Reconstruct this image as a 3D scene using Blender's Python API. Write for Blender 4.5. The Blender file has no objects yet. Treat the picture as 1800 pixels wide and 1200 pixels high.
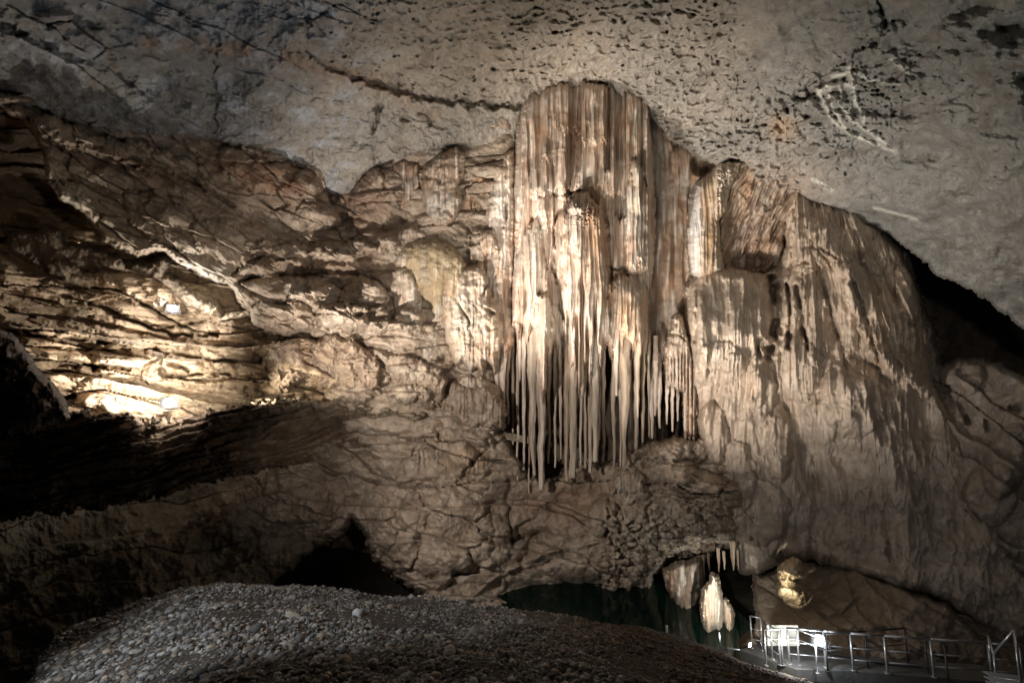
import bpy, math, random
import numpy as np
random.seed(7)
C = bpy.context.scene.collection
F = 755.0; PITCH = math.radians(7.0); CAMZ = 9.5
SP, CP = math.sin(PITCH), math.cos(PITCH)

# ---------------------------------------------------------------- projection helpers
def P(x, y, d):
    rx = (x-900.0)/F; ry = (600.0-y)/F
    return (d*rx, d*(CP-SP*ry), d*(SP+CP*ry)+CAMZ)
def PA(X, Y, D):
    rx = (X-900.0)/F; ry = (600.0-Y)/F
    return np.stack([D*rx, D*(CP-SP*ry), D*(SP+CP*ry)+CAMZ], -1)

# ---------------------------------------------------------------- noise
def _h(ix, iy, seed):
    h = (ix.astype(np.int64)*374761393 + iy.astype(np.int64)*668265263 + seed*974711) & 0xffffffff
    h = ((h ^ (h >> 13))*1274126177) & 0xffffffff
    h = ((h ^ (h >> 16))*2246822519) & 0xffffffff
    return ((h ^ (h >> 15)) & 0xffffff)/float(0xffffff)
_rg = np.random.default_rng(99); _AN = _rg.uniform(0, 2*math.pi, 1 << 16).astype(np.float32); _GC = np.cos(_AN); _GS = np.sin(_AN)
def gn(x, y, seed=0):
    x, y = np.broadcast_arrays(np.asarray(x, np.float32), np.asarray(y, np.float32))
    x0 = np.floor(x); y0 = np.floor(y); fx = x-x0; fy = y-y0
    u = fx*fx*fx*(fx*(fx*6-15)+10); v = fy*fy*fy*(fy*(fy*6-15)+10)
    xi = x0.astype(np.int64)+seed*131; yi = (y0.astype(np.int64)+seed*57)*7919
    def g(dx, dy):
        k = ((xi+dx)*40503+(yi+dy*7919)*3) & 0xffff
        return _GC[k]*(fx-dx)+_GS[k]*(fy-dy)
    a = g(0,0)*(1-u)+g(1,0)*u; b = g(0,1)*(1-u)+g(1,1)*u
    return (a*(1-v)+b*v)*1.5
def fbm(x, y, seed=0, o=4, g=.5):
    s = 0; a = 1.0; n = 0
    for i in range(o):
        s = s+a*gn(x*2**i, y*2**i, seed+i*17); n += a; a *= g
    return s/n*1.3
def ridged(x, y, seed=0, o=4, g=.5):
    s = 0; a = 1.0; n = 0
    for i in range(o):
        s = s+a*(1-2*np.abs(gn(x*2**i, y*2**i, seed+i*13))); n += a; a *= g
    return s/n
def worley(x, y, seed=0, jit=.9):
    x0 = np.floor(x); y0 = np.floor(y)
    f1 = np.full(x.shape, 9.0); f2 = np.full(x.shape, 9.0); idv = np.zeros(x.shape)
    for dx in (-1,0,1):
        for dy in (-1,0,1):
            cx = x0+dx; cy = y0+dy
            px = cx+.5+jit*(_h(cx,cy,seed)-.5); py = cy+.5+jit*(_h(cx,cy,seed+5)-.5)
            d = np.hypot(x-px, y-py); i_ = _h(cx,cy,seed+9)
            m = d < f1
            f2 = np.where(m, f1, np.minimum(f2, d)); idv = np.where(m, i_, idv); f1 = np.where(m, d, f1)
    return f1, f2, idv
def sst(a, b, x):
    t = np.clip((x-a)/(b-a), 0, 1); return t*t*(3-2*t)
def polysd(X, Y, poly):
    """signed distance, positive inside"""
    d = np.full(X.shape, 1e9); ins = np.zeros(X.shape, bool); n = len(poly)
    for i in range(n):
        ax, ay = poly[i]; bx, by = poly[(i+1) % n]
        vx, vy = bx-ax, by-ay; L = vx*vx+vy*vy+1e-9
        t = np.clip(((X-ax)*vx+(Y-ay)*vy)/L, 0, 1)
        d = np.minimum(d, (X-ax-t*vx)**2+(Y-ay-t*vy)**2)
        c = ((ay > Y) != (by > Y)) & (X < vx*(Y-ay)/(vy if vy else 1e-9)+ax)
        ins ^= c
    d = np.sqrt(d)
    return np.where(ins, d, -d)
def linedist(X, Y, pts):
    d = np.full(X.shape, 1e9)
    for (ax, ay), (bx, by) in zip(pts[:-1], pts[1:]):
        vx, vy = bx-ax, by-ay; L = vx*vx+vy*vy+1e-9
        t = np.clip(((X-ax)*vx+(Y-ay)*vy)/L, 0, 1)
        d = np.minimum(d, (X-ax-t*vx)**2+(Y-ay-t*vy)**2)
    return np.sqrt(d)
def tps(ctrl):
    c = np.array(ctrl, float); p = c[:, :2]/400.0; n = len(c)
    def U(r2): return r2*np.log(r2+1e-9)
    K = U(((p[:, None]-p[None])**2).sum(-1)) + np.eye(n)*.02
    A = np.zeros((n+3, n+3)); A[:n, :n] = K; A[:n, n] = 1; A[:n, n+1:] = p; A[n, :n] = 1; A[n+1:, :n] = p.T
    w = np.linalg.solve(A, np.concatenate([c[:, 2], [0,0,0]]))
    lo, hi = c[:, 2].min()*.8, c[:, 2].max()*1.15
    def f(X, Y):
        x = X/400.0; y = Y/400.0; s = w[n]+w[n+1]*x+w[n+2]*y
        for i in range(n): s = s+w[i]*U((x-p[i,0])**2+(y-p[i,1])**2)
        return np.clip(s, lo, hi)
    return f

# ---------------------------------------------------------------- objects
def put(o, parent=None, label=None, cat=None, group=None, kind=None):
    C.objects.link(o)
    if parent: o.parent = parent
    if label: o['label'] = label
    if cat: o['category'] = cat
    if group: o['group'] = group
    if kind: o['kind'] = kind
    return o
def empty(name, loc, label, cat, group=None):
    o = bpy.data.objects.new(name, None); o.location = loc; o.empty_display_size = .2
    return put(o, None, label, cat, group)
def mesh_np(name, V, Fq, mat, col=None, smooth=True):
    me = bpy.data.meshes.new(name)
    V = np.asarray(V, np.float32).reshape(-1, 3); Fq = np.asarray(Fq, np.int32)
    k = Fq.shape[1]
    me.vertices.add(len(V)); me.vertices.foreach_set('co', V.ravel())
    me.loops.add(Fq.size); me.loops.foreach_set('vertex_index', Fq.ravel())
    me.polygons.add(len(Fq)); me.polygons.foreach_set('loop_start', np.arange(0, Fq.size, k, dtype=np.int32))
    me.polygons.foreach_set('loop_total', np.full(len(Fq), k, np.int32))
    me.update(calc_edges=True)
    if smooth: me.polygons.foreach_set('use_smooth', np.ones(len(Fq), bool))
    if col is not None:
        a = me.color_attributes.new('Col', 'FLOAT_COLOR', 'POINT')
        cc = np.ones((len(V), 4), np.float32); cc[:, :3] = np.asarray(col).reshape(-1, 3)
        a.data.foreach_set('color', cc.ravel())
    me.materials.append(mat)
    return bpy.data.objects.new(name, me)

# ---------------------------------------------------------------- materials
def nmat(name):
    m = bpy.data.materials.new(name); m.use_nodes = True
    nt = m.node_tree; b = nt.nodes['Principled BSDF']; return m, nt, b
def rock_mat(name, rough=.75, scales=((3,.12),(14,.04),(55,.012)), zs=1.0, cvar=.35, spec=.35, base=None):
    """vertex mineral colour x 3D noise, plus bump of several sizes; zs < 1 stretches the grain vertically"""
    m, nt, b = nmat(name); N = nt.nodes.new; L = nt.links.new
    tc = N('ShaderNodeTexCoord'); mp = N('ShaderNodeMapping'); mp.inputs['Scale'].default_value = (1,1,zs)
    geo = N('ShaderNodeNewGeometry'); L(geo.outputs['Position'], mp.inputs[0])
    if base is None:
        at = N('ShaderNodeAttribute'); at.attribute_name = 'Col'; colsock = at.outputs['Color']
    else:
        rgb = N('ShaderNodeRGB'); rgb.outputs[0].default_value = (*base, 1); colsock = rgb.outputs[0]
    n1 = N('ShaderNodeTexNoise'); n1.inputs['Scale'].default_value = 2.2; n1.inputs['Detail'].default_value = 8; n1.inputs['Roughness'].default_value = .7
    L(mp.outputs[0], n1.inputs['Vector'])
    mr = N('ShaderNodeMapRange'); mr.inputs[1].default_value = .3; mr.inputs[2].default_value = .7
    mr.inputs[3].default_value = 1-cvar; mr.inputs[4].default_value = 1+cvar
    L(n1.outputs['Fac'], mr.inputs[0])
    mx = N('ShaderNodeVectorMath'); mx.operation = 'SCALE'; L(colsock, mx.inputs[0]); L(mr.outputs[0], mx.inputs['Scale'])
    L(mx.outputs[0], b.inputs['Base Color'])
    prev = None
    for sc, d in scales:
        n = N('ShaderNodeTexNoise'); n.inputs['Scale'].default_value = sc; n.inputs['Detail'].default_value = 5; n.inputs['Roughness'].default_value = .62
        L(mp.outputs[0], n.inputs['Vector'])
        bp = N('ShaderNodeBump'); bp.inputs['Distance'].default_value = d; bp.inputs['Strength'].default_value = 1
        L(n.outputs['Fac'], bp.inputs['Height'])
        if prev: L(prev, bp.inputs['Normal'])
        prev = bp.outputs['Normal']
    L(prev, b.inputs['Normal'])
    r = N('ShaderNodeMapRange'); r.inputs[3].default_value = rough-.15; r.inputs[4].default_value = rough+.15; L(n1.outputs['Fac'], r.inputs[0])
    L(r.outputs[0], b.inputs['Roughness']); b.inputs['Specular IOR Level'].default_value = spec
    return m
def plain(name, col, rough=.5, metal=0, emit=None, es=0):
    m, nt, b = nmat(name)
    n = nt.nodes.new('ShaderNodeTexNoise'); n.inputs['Scale'].default_value = 20; n.inputs['Detail'].default_value = 4
    cr = nt.nodes.new('ShaderNodeMapRange'); cr.inputs[3].default_value = .75; cr.inputs[4].default_value = 1.2
    nt.links.new(n.outputs['Fac'], cr.inputs[0])
    mx = nt.nodes.new('ShaderNodeVectorMath'); mx.operation = 'SCALE'; mx.inputs[0].default_value = col
    nt.links.new(cr.outputs[0], mx.inputs['Scale']); nt.links.new(mx.outputs[0], b.inputs['Base Color'])
    b.inputs['Roughness'].default_value = rough; b.inputs['Metallic'].default_value = metal
    if emit: b.inputs['Emission Color'].default_value = (*emit, 1); b.inputs['Emission Strength'].default_value = es
    return m
WARM = (1,.89,.79)
M = dict(
    ceil=rock_mat('limestone_ceiling', .8, ((1.5,.16),(7,.05),(30,.018)), cvar=.22, spec=.25),
    rock=rock_mat('cave_rock', .78, ((2.2,.13),(8,.055),(30,.022)), cvar=.35, spec=.3),
    flow=rock_mat('flowstone', .55, ((3.5,.08),(12,.022),(45,.008)), zs=.09, cvar=.3, spec=.4),
    crumb=rock_mat('crumbly_rock', .8, ((3,.3),(9,.14),(28,.05)), cvar=.45, spec=.3),
    peb=rock_mat('pebble_stone', .7, ((30,.01),(90,.004)), cvar=.3, spec=.35),
    soil=rock_mat('gravel_bed', .9, ((9,.08),(35,.03)), cvar=.4, spec=.2, base=(.09,.08,.07)),
    mud=rock_mat('dark_bed', .8, ((5,.08),(25,.02)), cvar=.4, spec=.3, base=(.05,.045,.035)),
    steel=plain('brushed_steel', (.42,.43,.45), .38, .7),
    deck=rock_mat('concrete_deck', .6, ((12,.01),(60,.004)), cvar=.4, spec=.4, base=(.085,.085,.083)),
    dark=plain('dark_metal', (.03,.03,.03), .5),
    wood=plain('dark_timber', (.09,.06,.035), .7),
    board=rock_mat('white_panel', .6, ((12,.006),), cvar=.06, spec=.3, base=(.75,.72,.62)),
    lampw=plain('lamp_lens_cool', (.8,.8,.8), .3, 0, (.85,.92,1.0), 60),
    lampy=plain('lamp_lens_warm', (.8,.8,.8), .3, 0, (1.0,.95,.75), 60),
    cable=plain('black_cable', (.02,.02,.02), .5),
)
mw, nt, b = nmat('pool_water')
b.inputs['Base Color'].default_value = (.001,.009,.006,1); b.inputs['Roughness'].default_value = .08; b.inputs['IOR'].default_value = 1.33
n = nt.nodes.new('ShaderNodeTexNoise'); n.inputs['Scale'].default_value = 1.2; bp = nt.nodes.new('ShaderNodeBump'); bp.inputs['Distance'].default_value = .02
nt.links.new(n.outputs['Fac'], bp.inputs['Height']); nt.links.new(bp.outputs[0], b.inputs['Normal'])

# ---------------------------------------------------------------- rock patches
def axis(a, b, step, lo, hi, coarse=14):
    """fine steps inside the visible range, coarse outside it"""
    out = []
    if a < lo: out.append(np.arange(a, min(lo,b), coarse)); a = lo
    if a < min(b, hi): out.append(np.arange(a, min(b, hi), step))
    if b > hi: out.append(np.arange(max(a,hi), b+coarse, coarse))
    return np.concatenate(out)
def patch(name, poly, ctrl, mat, detail, color, step=1.6, edge=14, back=1.2, bulge=0.0, bw=None, warp=(4,30), seed=0, pad=6, post=None):
    xs = [p[0] for p in poly]; ys = [p[1] for p in poly]
    ax = axis(min(xs)-pad, max(xs)+pad, step, -30, 1830); ay = axis(min(ys)-pad, max(ys)+pad, step, -30, 1230)
    X, Y = np.meshgrid(ax, ay)
    wa, ws = warp
    wx = X+wa*fbm(X/ws, Y/ws, seed+71, 4, .6); wy = Y+wa*fbm(X/ws, Y/ws, seed+93, 4, .6)
    sd = polysd(wx, wy, poly)
    D = tps(ctrl)(X, Y) if len(ctrl) > 3 else np.full(X.shape, float(ctrl[0][2]))
    t = np.clip(sd/edge, 0, 1); prof = np.sqrt(1-(1-t)**2)
    D = D+back*(1-prof)
    if bulge:
        t = np.clip(sd/(bw or 40), 0, 1); D = D-bulge*np.sqrt(1-(1-t)**2)
    D = D-detail(X, Y, sd)
    if post: D = post(X, Y, sd, D)
    V = PA(X, Y, D); ny, nx = X.shape
    keep = sd > -.3*step
    q = keep[:-1,:-1] | keep[1:,:-1] | keep[:-1,1:] | keep[1:,1:]
    idx = np.arange(nx*ny).reshape(ny, nx)
    Fq = np.stack([idx[:-1,:-1], idx[1:,:-1], idx[1:,1:], idx[:-1,1:]], -1)[q]
    used = np.zeros(nx*ny, bool); used[Fq.ravel()] = True
    rem = np.cumsum(used)-1
    col = color(X, Y)
    return mesh_np(name, V.reshape(-1,3)[used], rem[Fq], M[mat], col.reshape(-1,3)[used])

def mixc(a, b, t):
    t = np.clip(t, 0, 1)[..., None]; return np.asarray(a)*(1-t)+np.asarray(b)*t if not hasattr(a, 'shape') or np.asarray(a).ndim == 1 else a*(1-t)+np.asarray(b)*t
def gau(X, Y, cx, cy, rx, ry, rot=0):
    c, s = math.cos(math.radians(rot)), math.sin(math.radians(rot))
    u = ((X-cx)*c+(Y-cy)*s)/rx; v = (-(X-cx)*s+(Y-cy)*c)/ry
    return np.exp(-(u*u+v*v))
def lobe(X, Y, cx, cy, rx, ry, h, rot=0):
    c, s = math.cos(math.radians(rot)), math.sin(math.radians(rot))
    u = ((X-cx)*c+(Y-cy)*s)/rx; v = (-(X-cx)*s+(Y-cy)*c)/ry
    return h*np.sqrt(np.clip(1-u*u-v*v, 0, 1))
def crack(X, Y, pts, w, dep, seed=0, wob=5):
    wx = X+wob*fbm(X/25, Y/25, seed+3, 3); wy = Y+wob*fbm(X/25, Y/25, seed+8, 3)
    k = .25+.75*sst(-.35, .25, fbm(X/38, Y/38, seed+31, 2))
    return -dep*k*np.exp(-(linedist(wx, wy, pts)/(w*(.6+.8*np.abs(fbm(X/30, Y/30, seed+41, 2)))))**2)

# recipes of relief (metres toward the viewer)
def rough(X, Y, sc, amp, seed=0, cell=.5):
    wx = X+sc*.35*fbm(X/sc, Y/sc, seed+1, 3); wy = Y+sc*.35*fbm(X/sc, Y/sc, seed+2, 3)
    f1, f2, _ = worley(wx/sc, wy/sc, seed+4)
    g1, g2, _ = worley(wx/sc*2.7, wy/sc*2.7, seed+6)
    return amp*(cell*(1-f1*1.2)+cell*.4*(1-g1*1.2)+.5*fbm(wx/sc*.7, wy/sc*.7, seed+11, 5, .55)+.15*ridged(wx/sc*1.3, wy/sc*1.3, seed+15, 3, .5))
def blocks(X, Y, sx, sy, amp, seed=0, rot=0, slope=1.0):
    """broken blocks: each cell has its own height and tilt, with cracks between"""
    c, s = math.cos(math.radians(rot)), math.sin(math.radians(rot))
    u = (X*c+Y*s)/sx; v = (-X*s+Y*c)/sy
    u = u+.22*fbm(u*.9, v*.9, seed+1, 4, .6); v = v+.22*fbm(u*.9, v*.9, seed+2, 4, .6)
    x0 = np.floor(u); y0 = np.floor(v); f1 = np.full(u.shape, 9.); f2 = f1.copy(); h = np.zeros(u.shape)
    for dx in (-1,0,1):
        for dy in (-1,0,1):
            cx = x0+dx; cy = y0+dy
            px = cx+.5+.9*(_h(cx,cy,seed)-.5); py = cy+.5+.9*(_h(cx,cy,seed+5)-.5)
            d = np.hypot(u-px, v-py); r = _h(cx,cy,seed+9); r2 = _h(cx,cy,seed+11)
            hh = r+slope*((u-px)*(r2-.5)*1.4+(v-py)*(r2*7%1-.15)*.9)
            m = d < f1; f2 = np.where(m, f1, np.minimum(f2, d)); h = np.where(m, hh, h); f1 = np.where(m, d, f1)
    return amp*(.8*h*sst(0, .12, f2-f1+.04)+.1*sst(0, .1, f2-f1)-.3*f1**2)*(.55+.8*sst(-.3,.3,fbm(X/110, Y/80, seed+33, 3)))
def strata(X, Y, ang, per, amp, seed=0, stretch=7, fine=.12):
    c, s = math.cos(math.radians(ang)), math.sin(math.radians(ang))
    u = X*c+Y*s; v = -X*s+Y*c
    v = v+per*.9*fbm(u/(per*9), v/(per*5), seed+1, 2)+per*.14*fbm(u/(per*1.3), v/(per*1.3), seed+5, 3)
    w = v/per; k = np.floor(w+.8*gn(u/(per*stretch), w*.7, seed+2)); fr = w+.8*gn(u/(per*stretch), w*.7, seed+2)-k
    hgt = _h(k, np.zeros_like(k), seed+3)
    lip = sst(0, .10, fr)*(1-fr**1.5*.7)
    fn = ridged(u/(per*5), v/(per*.5), seed+9, 3, .5)
    return amp*(.6*hgt+.75*lip+fine*fn+.18*fbm(u/(per*3), v/per, seed+21, 4))
def flutes(S, T, w, amp, seed=0, length=10):
    """ribs across S running along T"""
    s = S/w+.5*fbm(S/w*.3, T/(w*length*.8), seed, 3)
    a = 1-np.abs(gn(s, T/(w*length), seed+2))*2.2
    b2 = 1-np.abs(gn(s*2.3, T/(w*length*.8), seed+7))*2.2
    c = gn(s*5.5, T/(w*length*.6), seed+9)
    return amp*(.6*a+.3*b2+.14*c)
def drips(X, Y, w, h, amp, seed=0):
    """overlapping curtains with scalloped lower hems"""
    hem = Y+ h*.5*np.abs(gn(X/w*1.6, Y/h*.2, seed+3))*2+h*.3*fbm(X/w*4, Y/h, seed+4, 2)
    k = hem/h; fr = k-np.floor(k)
    return amp*(fr**1.5)

CR = (.60,.505,.42); TAN = (.47,.36,.275); BR = (.30,.205,.155); OR = (.46,.28,.165); GR = (.40,.37,.32); WH = (.72,.68,.60)
def flowcol(seed, tints=(), s=lambda X, Y: X, base=CR, alt=TAN, dk=BR):
    def f(X, Y):
        S = s(X, Y)
        c = mixc(np.array(base), np.array(alt), sst(-.3, .4, fbm(S/22, Y/160, seed, 4)))
        c = mixc(c, dk, .8*sst(.05, .5, fbm(S/9, Y/120, seed+3, 4, .6)))
        c = mixc(c, OR, .5*sst(.1, .5, fbm(S/35, Y/90, seed+6, 3)))
        c = mixc(c, GR, .6*sst(.1, .5, fbm(X/40, Y/60, seed+8, 3)))
        c = mixc(c, WH, .55*sst(.15, .5, fbm(S/7, Y/70, seed+12, 3)))
        for (cx, cy, rx, ry, col, k) in tints: c = mixc(c, col, k*gau(X, Y, cx, cy, rx, ry)*(1+.5*fbm(X/15, Y/40, seed+4, 3)))
        return c
    return f
def rockcol(seed, base, alt, third, tints=(), sc=60):
    def f(X, Y):
        c = mixc(np.array(base), np.array(alt), sst(-.35, .35, fbm(X/sc, Y/sc, seed, 5, .6)))
        c = mixc(c, third, .7*sst(.05, .45, fbm(X/sc*1.7, Y/sc*1.7, seed+5, 5, .6)))
        for (cx, cy, rx, ry, rot, col, k) in tints: c = mixc(c, col, k*np.clip(gau(X, Y, cx, cy, rx, ry, rot)*(1+1.2*fbm(X/20, Y/20, seed+4, 4)), 0, 1))
        return c
    return f
def S_(o, ): return put(o, kind='structure')

# ================================================================= SETTING
CB = [(-600,60),(-200,120),(0,185),(60,190),(130,215),(200,232),(300,240),(375,243),(440,262),(520,285),(556,305),(575,335),(620,345),(645,300),(700,278),(760,262),(800,252),(830,258),(860,275),(900,262),(914,205),(926,198),(936,176),(958,172),(970,160),(996,164),(1010,150),(1032,158),(1050,172),(1066,160),(1086,162),(1098,182),(1122,178),(1134,202),(1150,210),(1180,245),(1215,270),(1262,292),(1290,278),(1310,280),(1320,310),(1360,335),(1395,345),(1440,358),(1500,382),(1560,408),(1610,445),(1650,485),(1700,505),(1740,530),(1800,578),(2000,640),(2400,760)]
ceil_ctrl = [(-600,-500,6),(900,-600,8),(2300,-500,6),(-500,60,10),(0,-100,9),(0,30,11),(0,180,13.5),(200,130,14.5),(200,235,16),(380,240,18),(380,80,14.5),(540,0,13.6),(540,150,17),(560,300,20.3),(640,300,20.8),(700,180,19.3),(700,60,16),(800,255,21.5),(900,150,20.3),(900,0,15.6),(1000,160,22),(1150,210,22.3),(1100,60,17.3),(1250,290,22.3),(1300,150,18.6),(1300,0,14.6),(1400,345,21.7),(1500,150,16.3),(1550,400,20.6),(1550,280,18),(1600,0,12.6),(1650,480,20),(1800,100,11.5),(1800,300,13.5),(1800,450,16),(1800,575,18.5),(2300,700,17),(2300,200,10)]
fold = [(540,-40),(540,90),(560,112),(620,135),(690,165),(760,178),(850,186),(920,190)]
def ceil_detail(X, Y, sd):
    z = .45*fbm(X/160, Y/110, 5, 4)+.12*fbm(X/26, Y/20, 9, 4)
    # left blocky part: slanted beds
    left = 1-sst(480, 620, X+.9*(Y-150))
    z += left*(strata(X, Y, 24, 60, .22, 31, 6, .05)+rough(X, Y, 70, .3, 37, .3)+.05*ridged(X/30, Y/18, 38, 4))
    # the lower grey band under the fold
    band = sst(-2, 5, polysd(X+9*fbm(X/22, Y/22, 2, 4), Y+11*fbm(X/22, Y/22, 4, 4), fold+[(920,500),(-900,500),(-900,-500),(540,-500)]))
    z += band*(.15+sst(520,640,X)*rough(X, Y, 34, .3, 41))
    fd = linedist(X+9*fbm(X/22, Y/22, 2, 4), Y+11*fbm(X/22, Y/22, 4, 4), fold)
    z += left*blocks(X, Y, 110, 55, .5, 45, 24)*sst(-.2,.3,fbm(X/150,Y/100,46,2))
    bl = sst(300, 450, X)*(1-sst(880, 930, X))*band
    z += bl*(.5*np.clip(rough(X, Y+.4*X, 60, .6, 43, .8), -.1, 1)+.12*ridged(X/16, Y/12, 44, 4))
    z += left*.3*lobe(X, Y, 300, 190, 120, 40, 1, 8)+left*.3*lobe(X, Y, 460, 60, 90, 50, 1, 20)
    z += -.16*np.exp(-(fd/5)**2)*sst(-.3,.2,fbm(X/30,Y/30,6,2))
    # solution pits, in curved rows
    wx = X+10*fbm(X/60, Y/60, 51, 2)+.15*(Y-100)*np.sin(X/170); wy = Y+10*fbm(X/60, Y/60, 55, 2)
    reg = np.clip((1-.85*band)*sst(560, 640, X+.2*Y)*(.45+.55*sst(820,1000,X))*(1-sst(1250, 1400, X-.2*Y))*1.0 - gau(X,Y,1370,60,110,80)*.9, 0, 1)
    z += (1-sst(-30,30,np.abs(X-1450)-170))*gau(X,Y,1450,200,150,90)*.5*ridged(X/34, Y/26, 87, 3)
    reg = np.maximum(reg, gau(X, Y, 1340, 220, 90, 60)); reg = np.maximum(reg, .9*gau(X, Y, 1530, 150, 90, 60)); reg = np.maximum(reg, .55*gau(X, Y, 1450, 260, 80, 70))
    for (cw, chh, dens, r, dep, sdn) in ((11, 9, .3, .22, .16, 61), (19, 15, .3, .2, .28, 67), (8, 7, .4, .25, .08, 73)):
        f1, f2, idv = worley(wx/cw, wy/chh, sdn, .75)
        rr = r*(.65+.7*np.abs(idv*7.7-np.floor(idv*7.7)))
        z += -dep*(idv < dens*reg)*np.sqrt(np.clip(1-(f1/rr)**2, 0, 1))*sst(2, 12, fd)
    z += reg*.06*ridged(wx/9, wy/22, 81, 3)
    f1, f2, _ = worley(wx/12.5, wy/10+.2*wx/12.5, 79, .7); z += -.15*np.clip(reg*1.3,0,1)*(1-sst(.05, .6, f1))
    f1, f2, _ = worley(wx/26, wy/15, 80, .8); z += -.24*np.clip(reg*1.3,0,1)*(1-sst(.05, .6, f1))
    # right part: smooth scallops and swells
    right = sst(1350, 1600, X)
    f1, f2, _ = worley(X/75+.3*fbm(X/60,Y/60,88,3), Y/48+.3*fbm(X/60,Y/60,89,3), 83)
    z += right*(-.32*(1-f1*1.3)+.1*ridged(X/70, Y/25, 85, 3)+.6*fbm(X/130+Y/200, Y/80, 86, 2))
    for pts, w, dp in (([(1540,0),(1560,40),(1545,70),(1480,110),(1410,155),(1385,190)], 5, .4), ([(1395,175),(1435,158)], 6, .6), ([(1550,20),(1575,35)], 12, .8),
                       ([(380,105),(378,150),(380,235)], 3, .4), ([(290,0),(330,30),(372,62),(385,90)], 4, .25), ([(530,0),(540,60)], 9, .5), ([(662,190),(668,215),(655,235)], 7, .7), ([(685,210),(712,208)], 9, .45), ([(740,195),(760,212)], 9, .4), ([(120,20),(260,95),(420,160)], 5, .18), ([(0,40),(180,120),(330,190)], 8, .3), ([(1000,25),(1045,60),(1052,85)], 4, .35), ([(1440,110),(1290,255)], 5, .1)):
        z += crack(X, Y, pts, w, dp, int(w*7), 12)
    for pts, w, h in (([(1438,158),(1450,185),(1466,215),(1500,238),(1575,268)], 4, .5), ([(1478,150),(1476,185),(1500,215),(1560,255)], 4, .4), ([(1500,150),(1505,185),(1520,215)], 4, .4), ([(1440,162),(1462,148),(1500,150),(1492,120)], 6, .5), ([(1462,135),(1500,128),(1530,142),(1580,148)], 4, .4), ([(1430,320),(1460,335)], 3, .1),([(1535,365),(1610,385)],3,.12),([(1570,105),(1595,125)],7,.15)):
        z += -.5*crack(X, Y, pts, w, h, 5, 6)
    # ragged drip fringe near the wall
    z += sst(30, 3, sd)*.16*ridged(X/8, Y/14, 91, 3)*(1-right)*sst(-.2,.3,fbm(X/60,Y/60,92,2))
    return z
def ceil_col(X, Y):
    c = mixc(np.array((.36,.325,.28)), np.array((.30,.285,.255)), sst(-.3, .3, fbm(X/120, Y/90, 3, 4)))
    c = mixc(c, (.43,.365,.29), .6*gau(X, Y, 900, 90, 330, 120))
    c = mixc(c, (.235,.24,.25), .9*(1-sst(420, 640, X+.6*(Y-150)))*(.75+.5*fbm(X/70, Y/50, 12, 4)))
    c = mixc(c, (.25,.26,.28), .6*gau(X, Y, 350, 20, 250, 60))
    c = mixc(c, (.28,.28,.265), .75*sst(1300, 1520, X+.4*Y-40))
    c = mixc(c, (.38,.25,.17), .6*np.clip(np.exp(-(linedist(X, Y+8*fbm(X/30,Y/30,4,3), [(260,75),(400,85),(560,115),(620,128),(690,160),(760,190)])/16)**2), 0, 1)*sst(-.5,.2,fbm(X/40,Y/40,6,3)))
    c = mixc(c, (.5,.36,.24), .8*gau(X, Y, 1375, 225, 26, 22)); c = mixc(c, (.42,.32,.24), .55*gau(X, Y, 1380, 320, 90, 40))
    c = mixc(c, (.42,.40,.36), .5*sst(.1, .5, fbm(X/25, Y/18, 19, 5, .6)))
    c = mixc(c, (.42,.44,.47), .85*sst(.05, .4, fbm(X/70+.3*Y/70, Y/40, 23, 5, .62))*(1-sst(560, 760, X)))
    c = mixc(c, (.18,.155,.125), .6*sst(.15, .5, fbm(X/45, Y/28, 29, 5, .6)))
    for pts, w in (([(1438,158),(1450,185),(1466,215),(1500,238),(1575,268)], 3.5), ([(1440,162),(1462,148),(1500,150),(1492,120)], 5), ([(1478,150),(1476,185),(1500,215),(1560,255)], 3), ([(1500,150),(1505,185),(1520,215)], 4), ([(1462,135),(1500,128),(1530,142),(1580,148)], 3), ([(1455,150),(1462,190),(1485,225)], 3), ([(1430,315),(1460,335)], 3), ([(1535,365),(1610,385)], 3), ([(1570,105),(1595,125)], 6)):
        c = mixc(c, (.78,.77,.70), .85*np.exp(-(linedist(X+4*fbm(X/14,Y/14,5,3), Y, pts)/w)**2))
    return c
S_(patch('cave_ceiling', CB+[(2400,-600),(-600,-600)], ceil_ctrl, 'ceil', ceil_detail, ceil_col, step=1.5, edge=5, back=.35, warp=(6,18), seed=1))

# far wall of the chamber, deep behind everything
def back_det(X, Y, sd): return rough(X, Y, 70, 1.2, 111)
S_(patch('cave_wall', [(-600,-50),(2400,-50),(2400,1500),(-600,1500)], [(-600,0,22),(0,400,24),(0,900,30),(900,200,27),(900,900,29),(500,1000,31),(1200,1000,31),(1700,600,34),(2300,600,30),(1800,1100,22),(2300,1400,18),(-500,1300,26),(900,1400,30)], 'rock', back_det,
     rockcol(5, (.3,.24,.17), (.24,.19,.14), (.2,.15,.11)), step=4, edge=5, back=0, seed=3))

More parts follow.
